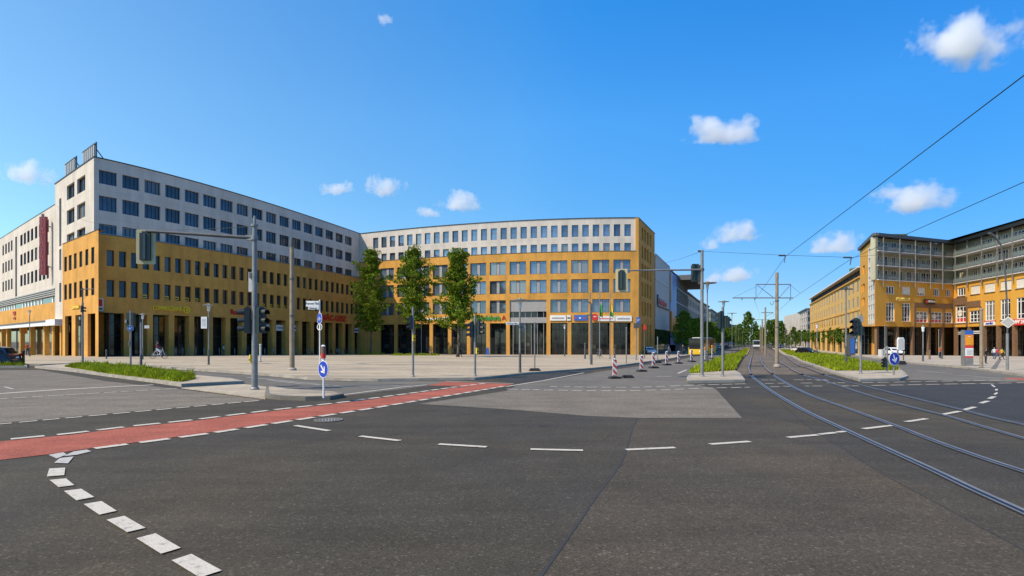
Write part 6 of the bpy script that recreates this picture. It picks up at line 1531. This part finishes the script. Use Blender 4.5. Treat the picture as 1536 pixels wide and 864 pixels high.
# ------------------------------------------------------------------ vehicles
def car(label, loc, rz, paint_, L_=4.3, W_=1.75, H_=1.48, estate=True, group=None, sc=1.0):
    o = thing('parked_car', label, 'car', loc, rz, group); h = L_ / 2
    prof = [(-h, .55), (-h + .05, .85), (-h + .25 if estate else -h + .7, .95), (-h + .5 if estate else -h + 1.1, H_ - .08), (-h + .95 if estate else -h + 1.6, H_), (h - 1.9, H_ - .02), (h - 1.1, .98), (h - .25, .82), (h, .6), (h - .02, .3), (-h + .02, .3)]
    st = []
    mb = MB()
    sec = [(-.5, .93), (-.42, 1), (.42, 1), (.5, .93)]
    n = len(prof); S_ = len(sec); base = 0
    for yy, k in sec:
        for x, z in prof:
            ins = 1.0 if z < 1.0 else 1 - .22 * (z - 1.0) / (H_ - 1.0)
            zz = .3 + (z - .3) * (k if z < 1 else 1) ; mb.v.append((x * (.985 if k < 1 else 1), yy * W_ * ins * (1 if k == 1 else 1.0), zz))
    for s_ in range(S_ - 1):
        for i in range(n):
            j = (i + 1) % n; mb.f.append([s_ * n + i, s_ * n + j, (s_ + 1) * n + j, (s_ + 1) * n + i]); mb.m.append(0)
    mb.f.append(list(range(n))[::-1]); mb.m.append(0); mb.f.append(list(range((S_ - 1) * n, S_ * n))); mb.m.append(0)
    bo = mb.build('body', paint_, o)
    x0, x1, x2, x3 = (-h + .5 if estate else -h + 1.05), (-h + .95 if estate else -h + 1.6), h - 1.95, h - 1.2
    for sgn in (-1, 1):
        mb = MB(); y = lambda z: sgn * (W_ * .5 * (1 - .22 * (max(z, 1) - 1.0) / (H_ - 1.0)) + .006)
        for a, b in (((x0 + .06, x1 + .02), (-.25, -.25)), ((-.15, -.15), (x3 - .02, x2 - .02))):
            P_ = [(a[0], y(1.0), 1.0), (b[0], y(1.0), 1.0), (b[1], y(H_ - .1), H_ - .1), (a[1], y(H_ - .1), H_ - .1)]
            mb.face(P_ if sgn < 0 else P_[::-1])
        mb.build('side_window', 'car_glass', o)
    mb = MB(); w1, w2 = W_ * .42, W_ * .38; mb.face([(h - 1.09, -w1, 1.0), (h - 1.09, w1, 1.0), (h - 1.86, w2, H_ - .06), (h - 1.86, -w2, H_ - .06)]); mb.build('windscreen', 'car_glass', o)
    mb = MB(); xr = -h + .28 if estate else -h + .75; xt = -h + .48 if estate else -h + 1.08
    mb.face([(xr - .02, w1, 1.0), (xr - .02, -w1, 1.0), (xt - .02, -w2, H_ - .12), (xt - .02, w2, H_ - .12)]); mb.build('rear_window', 'car_glass', o)
    for sx_ in (-1, 1):
        mb = MB(); mb.box((h - .06, sx_ * W_ * .36, .7), (.16, .36, .15)); mb.build('headlight', 'lamp_lens', o)
        mb = MB(); mb.box((-h + .04, sx_ * W_ * .4, .84), (.12, .24, .2)); mb.build('tail_light', 'tail_red', o)
        for sy in (-1, 1):
            mb = MB(); mb.tube((sx_ * h * .62, sy * (W_ / 2 - .2), .31), (sx_ * h * .62, sy * (W_ / 2 + .015), .31), .31, .31, 18); wv = mb.build('wheel', 'rubber', o)
            mb = MB(); mb.tube((sx_ * h * .62, sy * (W_ / 2 + .012), .31), (sx_ * h * .62, sy * (W_ / 2 + .025), .31), .19, .17, 12); mb.build('rim', 'galv', wv)
    mb = MB(); mb.box((-h - .01, 0, .66), (.03, .5, .12)); mb.build('rear_plate', 'white', o)
    mb = MB(); mb.box((h + .0, 0, .5), (.03, .5, .12)); mb.build('front_plate', 'white', o)
    mb = MB(); mb.box((h - .02, 0, .36), (.06, W_ * .9, .16)); mb.box((-h + .02, 0, .38), (.08, W_ * .92, .2)); mb.build('bumper', 'black', o)
    o.scale = (sc, sc, sc); return o
p = ground(-29, 550, .02); car('dark blue car cut by the left picture edge beside a tuft of grass', p, -2.75, 'car_blue')
p = Vector((at(974, 106), 106, gz(20, 106) + .12)); car('white car parked at the shaded side of the central block', p, -pi / 2, 'car_white')
cl = [(1210, 531.5, 'car_black', -1.2, 'black car driving on the right carriageway nearest the camera'), (1183, 525.5, 'car_silver', 1.9, 'silver car in the right street before the far trees'), (1198, 527.5, 'car_white', 1.9, 'white car just left of the black car on the right street'),
      (1090, 522.5, 'car_black', 1.1, 'small dark car far down the left street'), (1080.5, 524.5, 'car_silver', 1.1, 'small silver car behind the bus on the left street'), (1170, 521.8, 'car_white', 1.9, 'tiny white car deep in the right street')]
for x, y, mt, rz, lab in cl: car(lab, ground(x, y, .01), rz, mt, group='cars in the tram street')
p = Vector((at(1340, 98), 98, gz(68, 98) + .12)); car('white car half hidden behind the keep left sign', p, -1.7, 'car_white', sc=.95)
# bus
p = Vector((at(1054, 104), 104, gz(0, 104))); B = thing('bus', 'yellow city bus with dark windscreen halted at the left kerb', 'bus', p, -pi / 2 - .55)
mb = MB(); Lb, Wb, Hb = 11.5, 2.5, 2.95
mb.box((0, 0, .3 + .65), (Lb, Wb, 1.3)); mb.box((0, 0, 1.6 + .825), (Lb - .02, Wb - .02, 1.65), 0, 1); mb.build('body', ['bus_yellow', 'black'], B)
for sgn in (-1, 1):
    mb = MB(); mb.box((0, sgn * Wb / 2, 2.1), (Lb * .96, .03, 1.25)); mb.build('side_window', 'car_glass', B)
    for k in (-1, 1):
        mb = MB(); mb.tube((k * 3.6, sgn * (Wb / 2 - .25), .48), (k * 3.6, sgn * (Wb / 2 + .02), .48), .48, .48, 16); mb.build('wheel', 'rubber', B)
    mb = MB(); mb.box((Lb / 2 + .02, sgn * .85, .85), (.06, .4, .22)); mb.build('headlight', 'lamp_lens', B)
mb = MB(); mb.box((Lb / 2, 0, 2.05), (.04, Wb * .94, 1.6)); mb.build('windscreen', 'car_glass', B)
mb = MB(); mb.box((Lb / 2 + .01, 0, 3.02), (.05, 1.7, .3)); mb.build('destination_sign', 'black', B)
mb = MB(); mb.box((0, 0, .3 + Hb + .06), (Lb * .8, Wb * .7, .14)); mb.build('roof_box', 'white', B)
# far tram
Yt = 190; p = Vector((at(1134.7, Yt), Yt, gz(0, Yt) + .1)); TR = thing('tram', 'small distant tram with dark windscreen coming down the tracks', 'tram', p, -pi / 2 - .42)
mb = MB(); mb.box((-8, 0, 1.9), (16, 2.3, 2.5)); mb.prism([(0, .5), (.5, .7), (.4, 1.6), (0, 3.1)], -1.1, 1.1); mb.build('body', 'car_silver', TR)
mb = MB(); mb.box((.28, 0, 2.2), (.4, 2.0, 1.3)); mb.build('windscreen', 'car_glass', TR); mb = MB(); mb.box((-8, 0, .5), (15, 2.0, .5)); mb.build('skirt', 'black', TR)
mb = MB(); mb.box((.45, 0, 1.2), (.3, 2.1, .5)); mb.build('front_panel', 'white', TR)

# ------------------------------------------------------------------ trees
def leaves(mb, c, r, n, size, rr, flat_=.75):
    for _ in range(n):
        while True:
            d = Vector((rr.uniform(-1, 1), rr.uniform(-1, 1), rr.uniform(-1, 1)))
            if .12 < d.length_squared < 1: break
        q = Vector(c) + Vector((d.x * r, d.y * r, d.z * r * flat_)); s = size * rr.uniform(.6, 1.35)
        a = Vector((rr.gauss(0, 1), rr.gauss(0, 1), rr.gauss(0, .7))).normalized(); b = a.orthogonal().normalized(); b = Matrix.Rotation(rr.uniform(0, 6.3), 3, a) @ b; cc = a.cross(b)
        mb.face([q - b * s, q - cc * s * .55, q + b * s, q + cc * s * .55])
def plaza_tree(label, x, Y, ytop, ybot, wpx, seed, shape):
    z0 = gz(at(x, Y), Y) + .1; p = Vector((at(x, Y), Y, z0)); o = thing('square_tree', label, 'tree', p, 0, 'three tall trees on the square'); rr = random.Random(seed)
    H = zp(ytop, Y) - z0; hb = zp(ybot, Y) - z0; R = wpx * Y / F / 2
    tr = MB(); pts = [Vector((0, 0, -.1))]
    for k in range(1, 9): pts.append(Vector((rr.uniform(-.12, .12), rr.uniform(-.12, .12), H * .93 * k / 8)))
    for i, (a, b) in enumerate(zip(pts, pts[1:])): tr.tube(a, b, .17 * (1 - i / 9) + .02, .17 * (1 - (i + 1) / 9) + .02, 8)
    cr = MB(); lm = MB(); nb = 58
    for k in range(nb):
        u = (k + rr.random()) / nb; z = hb + (H - hb) * u; rad = R * shape(u) * rr.uniform(.42, 1.22); a = k * 2.4 + rr.uniform(-.5, .5)
        tip = Vector((cos(a) * rad, sin(a) * rad, z + rad * .12)); base = Vector((0, 0, max(z - rad * .45, 2.0)))
        lm.tube(base, tip * .92 + base * .08, .05, .015, 5)
        for f, cs in ((1.0, .8), (.66, .8), (.36, .65)):
            c = base + (tip - base) * f + Vector((rr.uniform(-.3, .3), rr.uniform(-.3, .3), rr.uniform(-.2, .3)))
            leaves(cr, c, cs * rr.uniform(.55, 1.08) * (R / 2.4) ** .7, 70, .15 * (Y / 66) ** .5, rr, .6)
    tr.build('trunk', 'bark', o, False, True); lm.build('limbs', 'bark', o); cr.build('crown', 'leaf_plaza', o); return o
shp = lambda u: (.55 + 1.6 * u if u < .25 else .95 - .12 * sin(u * 9) if u < .65 else max(.93 - 1.9 * (u - .65), .18))
plaza_tree('leftmost tall tree on the square at the inner corner of the blocks', 556, 98, 377, 492, 60, 5, shp)
plaza_tree('middle tall tree on the square behind a slim signal pole', 620, 84, 376, 484, 62, 11, lambda u: shp(u) * (.85 if .2 < u < .4 else 1.02))
plaza_tree('rightmost and nearest tall tree on the square beside the walking person', 687, 65, 379, 484, 66, 23, lambda u: 1.05 - .82 * u + .16 * sin(u * 14))
for x, Y, r, nm in ((557, 97, 1.6, 'leftmost'), (622, 83.5, 2.4, 'middle')):
    q = Vector((at(x, Y), Y)); poly = [q + Vector((cos(a) * r * 1.6, sin(a) * r)) for a in [k * .63 for k in range(10)]]
    tag(grass('grass', poly, 500, .3, .12), 'patch of grass round the foot of the ' + nm + ' tall tree', 'grass')
def round_tree(name, label, H, R, hb, seed, mat, n=1500, size=.34, cone=False, group=None):
    o = thing(name, label, 'tree', (0, 0, 0), 0, group); rr = random.Random(seed)
    tr = MB(); tr.tube((0, 0, -.2), (.05, .03, hb), .16, .12, 8); tr.tube((.05, .03, hb), (0, 0, H * .8), .12, .03, 6)
    cr = MB(); m = 34
    for k in range(m):
        u = (k + .5) / m; z = hb + (H - hb) * u
        prof = (sin(pi * min(max(u * .86 + .12, 0), 1)) ** .7) if not cone else (1 - u) ** .75 * 1.02 + .06
        a = k * 2.4; rad = R * prof * rr.uniform(.35, .85); c = (cos(a) * rad, sin(a) * rad, z)
        if k % 4 == 0: tr.tube((0, 0, max(z - 1.2, hb * .8)), c, .05, .02, 5)
        leaves(cr, c, R * .36 * rr.uniform(.75, 1.2) * (prof * .6 + .4), n // m, size, rr, .8)
    tr.build('trunk', 'bark', o); cr.build('crown', mat, o); return o
T1 = round_tree('street_tree', 'nearest fresh green street tree before the mall glass front', 9.5, 3.2, 2.2, 3, 'leaf_fresh', 2600, .24, False, 'trees along the mall pavement')
T1.location = (at(1026, 125), 125, -.85)
T2 = round_tree('street_tree', 'dark conical tall tree where the tracks vanish', 15, 5.5, 2, 8, 'leaf_dark', 2400, .42, True, 'big trees at the end of the street')
T2.location = (at(1123, 230), 230, -.9)
T3 = round_tree('street_tree', 'round clipped street tree before the yellow long block, nearest', 7.0, 2.3, 2.6, 14, 'leaf_dark', 2400, .2, False, 'round trees along the right pavement')
T3.location = (at(1262, 150), 150, -1.2)
rr = random.Random(77)
row = [(1038, 138, .95, 'second'), (1046, 156, .95, 'third'), (1052, 170, .95, 'fourth'), (1059, 185, 1.0, 'fifth'), (1066, 205, 1.05, 'sixth'), (1072, 222, 1.05, 'seventh'), (1078, 245, 1.1, 'eighth'), (1085, 270, 1.15, 'ninth'), (1093, 300, 1.2, 'tenth'), (1101, 330, 1.3, 'eleventh')]
for x, Y, sc, w_ in row: dup(T1, (at(x, Y), Y, -.9), rr.uniform(0, 6), w_ + ' street tree along the mall pavement counting from the square', None, (sc, sc, sc * rr.uniform(.9, 1.05)))
for x, Y, sc, lab in ((1110, 270, .75, 'smaller conical tree left of the tall one at the street end'), (1134, 320, .8, 'pointed tree just left of the distant tram masts'), (1153, 260, .85, 'dark tree right behind the thick tram mast at left'), (1161, 290, .95, 'tall dark tree behind the thick tram mast'), (1172, 270, .85, 'broad dark tree right of the thick tram mast'), (1143, 420, .9, 'hazy tree closing the view above the tracks'), (1181, 300, .8, 'dark tree before the far beige block'), (1190, 250, .62, 'lower tree before the white four storey block')):
    dup(T2, (at(x, Y), Y, -.9), rr.uniform(0, 6), lab, None, (sc, sc, sc))
for i, (x, Y, sc) in enumerate(((1252, 165, 1.08), (1242, 178, 1.05), (1233, 192, 1.05), (1225, 205, 1.1), (1216, 222, 1.1), (1208, 240, 1.15), (1200, 262, 1.2), (1274, 142, .9))):
    dup(T3, (at(x, Y), Y, -1.2), rr.uniform(0, 6), (ORD[i + 1] + ' round clipped tree along the yellow long block from its near end') if i < 7 else 'small round tree nearest the brown arcade corner', None, (sc, sc, sc))
for i in range(26):
    Y = rr.uniform(330, 700); x = rr.uniform(1085, 1200); sc = rr.uniform(.8, 1.15); break

# ------------------------------------------------------------------ clouds
def cloudmat():
    m = bpy.data.materials.new('cloud'); m.use_nodes = True; nt = m.node_tree; nt.nodes.remove(nt.nodes['Principled BSDF'])
    v = N(nt, 'ShaderNodeVolumePrincipled'); v.inputs['Color'].default_value = (1, 1, 1, 1); v.inputs['Anisotropy'].default_value = .2
    o = coord(nt, 'Object')
    sp = N(nt, 'ShaderNodeSeparateXYZ'); L(nt, o, sp.inputs[0])
    ln = N(nt, 'ShaderNodeVectorMath', operation='LENGTH'); L(nt, o, ln.inputs[0])
    oi = N(nt, 'ShaderNodeObjectInfo'); add = N(nt, 'ShaderNodeVectorMath', operation='ADD')
    mp = N(nt, 'ShaderNodeMapping'); mp.inputs['Scale'].default_value = (1.5, 1.0, .8); L(nt, o, mp.inputs[0]); L(nt, mp.outputs[0], add.inputs[0])
    sc_ = N(nt, 'ShaderNodeVectorMath', operation='SCALE'); L(nt, oi.outputs['Location'], sc_.inputs[0]); sc_.inputs['Scale'].default_value = .013; L(nt, sc_.outputs[0], add.inputs[1])
    f = noise(nt, add.outputs[0], 1.25, 8, .6)
    def mth(op, a, b=None, c=None):
        n = N(nt, 'ShaderNodeMath', operation=op)
        for i_, q in enumerate((a, b, c)):
            if q is None: continue
            if isinstance(q, (int, float)): n.inputs[i_].default_value = q
            else: L(nt, q, n.inputs[i_])
        return n.outputs[0]
    low = mth('MAXIMUM', mth('MULTIPLY_ADD', sp.outputs[2], -1.0, -.28), 0.0)      # flat base: thin out quickly below
    b = mth('SUBTRACT', mth('MULTIPLY_ADD', f, 1.55, -.42), mth('MULTIPLY', ln.outputs['Value'], .52))
    b = mth('SUBTRACT', b, mth('MULTIPLY', low, 1.5))
    mr = N(nt, 'ShaderNodeMapRange'); L(nt, b, mr.inputs['Value']); mr.inputs['From Min'].default_value = .0; mr.inputs['From Max'].default_value = .22; mr.inputs['To Min'].default_value = 0; mr.inputs['To Max'].default_value = .028
    L(nt, mr.outputs[0], v.inputs['Density']); L(nt, v.outputs[0], nt.nodes['Material Output'].inputs['Volume']); return m
CM = cloudmat()
bm = bmesh.new(); bmesh.ops.create_icosphere(bm, subdivisions=3, radius=1); cme = bpy.data.meshes.new('cloud'); bm.to_mesh(cme); bm.free(); cme.materials.append(CM)
YC = 1700
for x, y, w_, h_, lab in ((1452, 70, 150, 78, 'large ragged white cloud near the upper right corner'), (1080, 200, 102, 44, 'white cloud alone in the sky above the tram street'), (1108, 353, 66, 34, 'puffy cloud above the median signal mast'), (1064, 368, 34, 20, 'faint small cloud left of the puffy one'),
                       (1370, 301, 108, 46, 'broad white cloud above the balcony building'), (1258, 370, 72, 36, 'white cloud beside the balcony building roof'), (1094, 414, 78, 30, 'low pale cloud behind the cross span wire'), (577, 283, 58, 36, 'round white cloud above the inner corner of the blocks'),
                       (508, 284, 50, 18, 'thin wispy cloud left of the round one'), (688, 307, 60, 32, 'white cloud above the middle of the central block'), (642, 320, 38, 18, 'faint low cloud left of the one above the central block'), (41, 264, 56, 36, 'white cloud at the left edge above the department store'), (75, 268, 26, 22, 'small cloud touching the roof sign'), (575, 30, 30, 14, 'tiny faint cloud near the top of the sky')):
    o = link('cloud', cme); o.location = (at(x, YC), YC, zp(y, YC)); o.scale = (w_ * YC / F * .66, w_ * YC / F * .42, h_ * YC / F * .78); o.rotation_euler = (0, rr.uniform(-.12, .12), 0)
    tag(o, lab, 'cloud', 'small white clouds in the blue sky')

# ------------------------------------------------------------------ lettering becomes plain mesh
dg = bpy.context.evaluated_depsgraph_get()
for o in [o for o in bpy.data.objects if o.type == 'FONT']:
    me = bpy.data.meshes.new_from_object(o.evaluated_get(dg)); nm = o.name.split('.')[0]
    par, mw, kids = o.parent, (o.location.copy(), o.rotation_euler.copy(), o.scale.copy()), list(o.children)
    bpy.data.objects.remove(o); n_ = link(nm, me, par); n_.location, n_.rotation_euler, n_.scale = mw
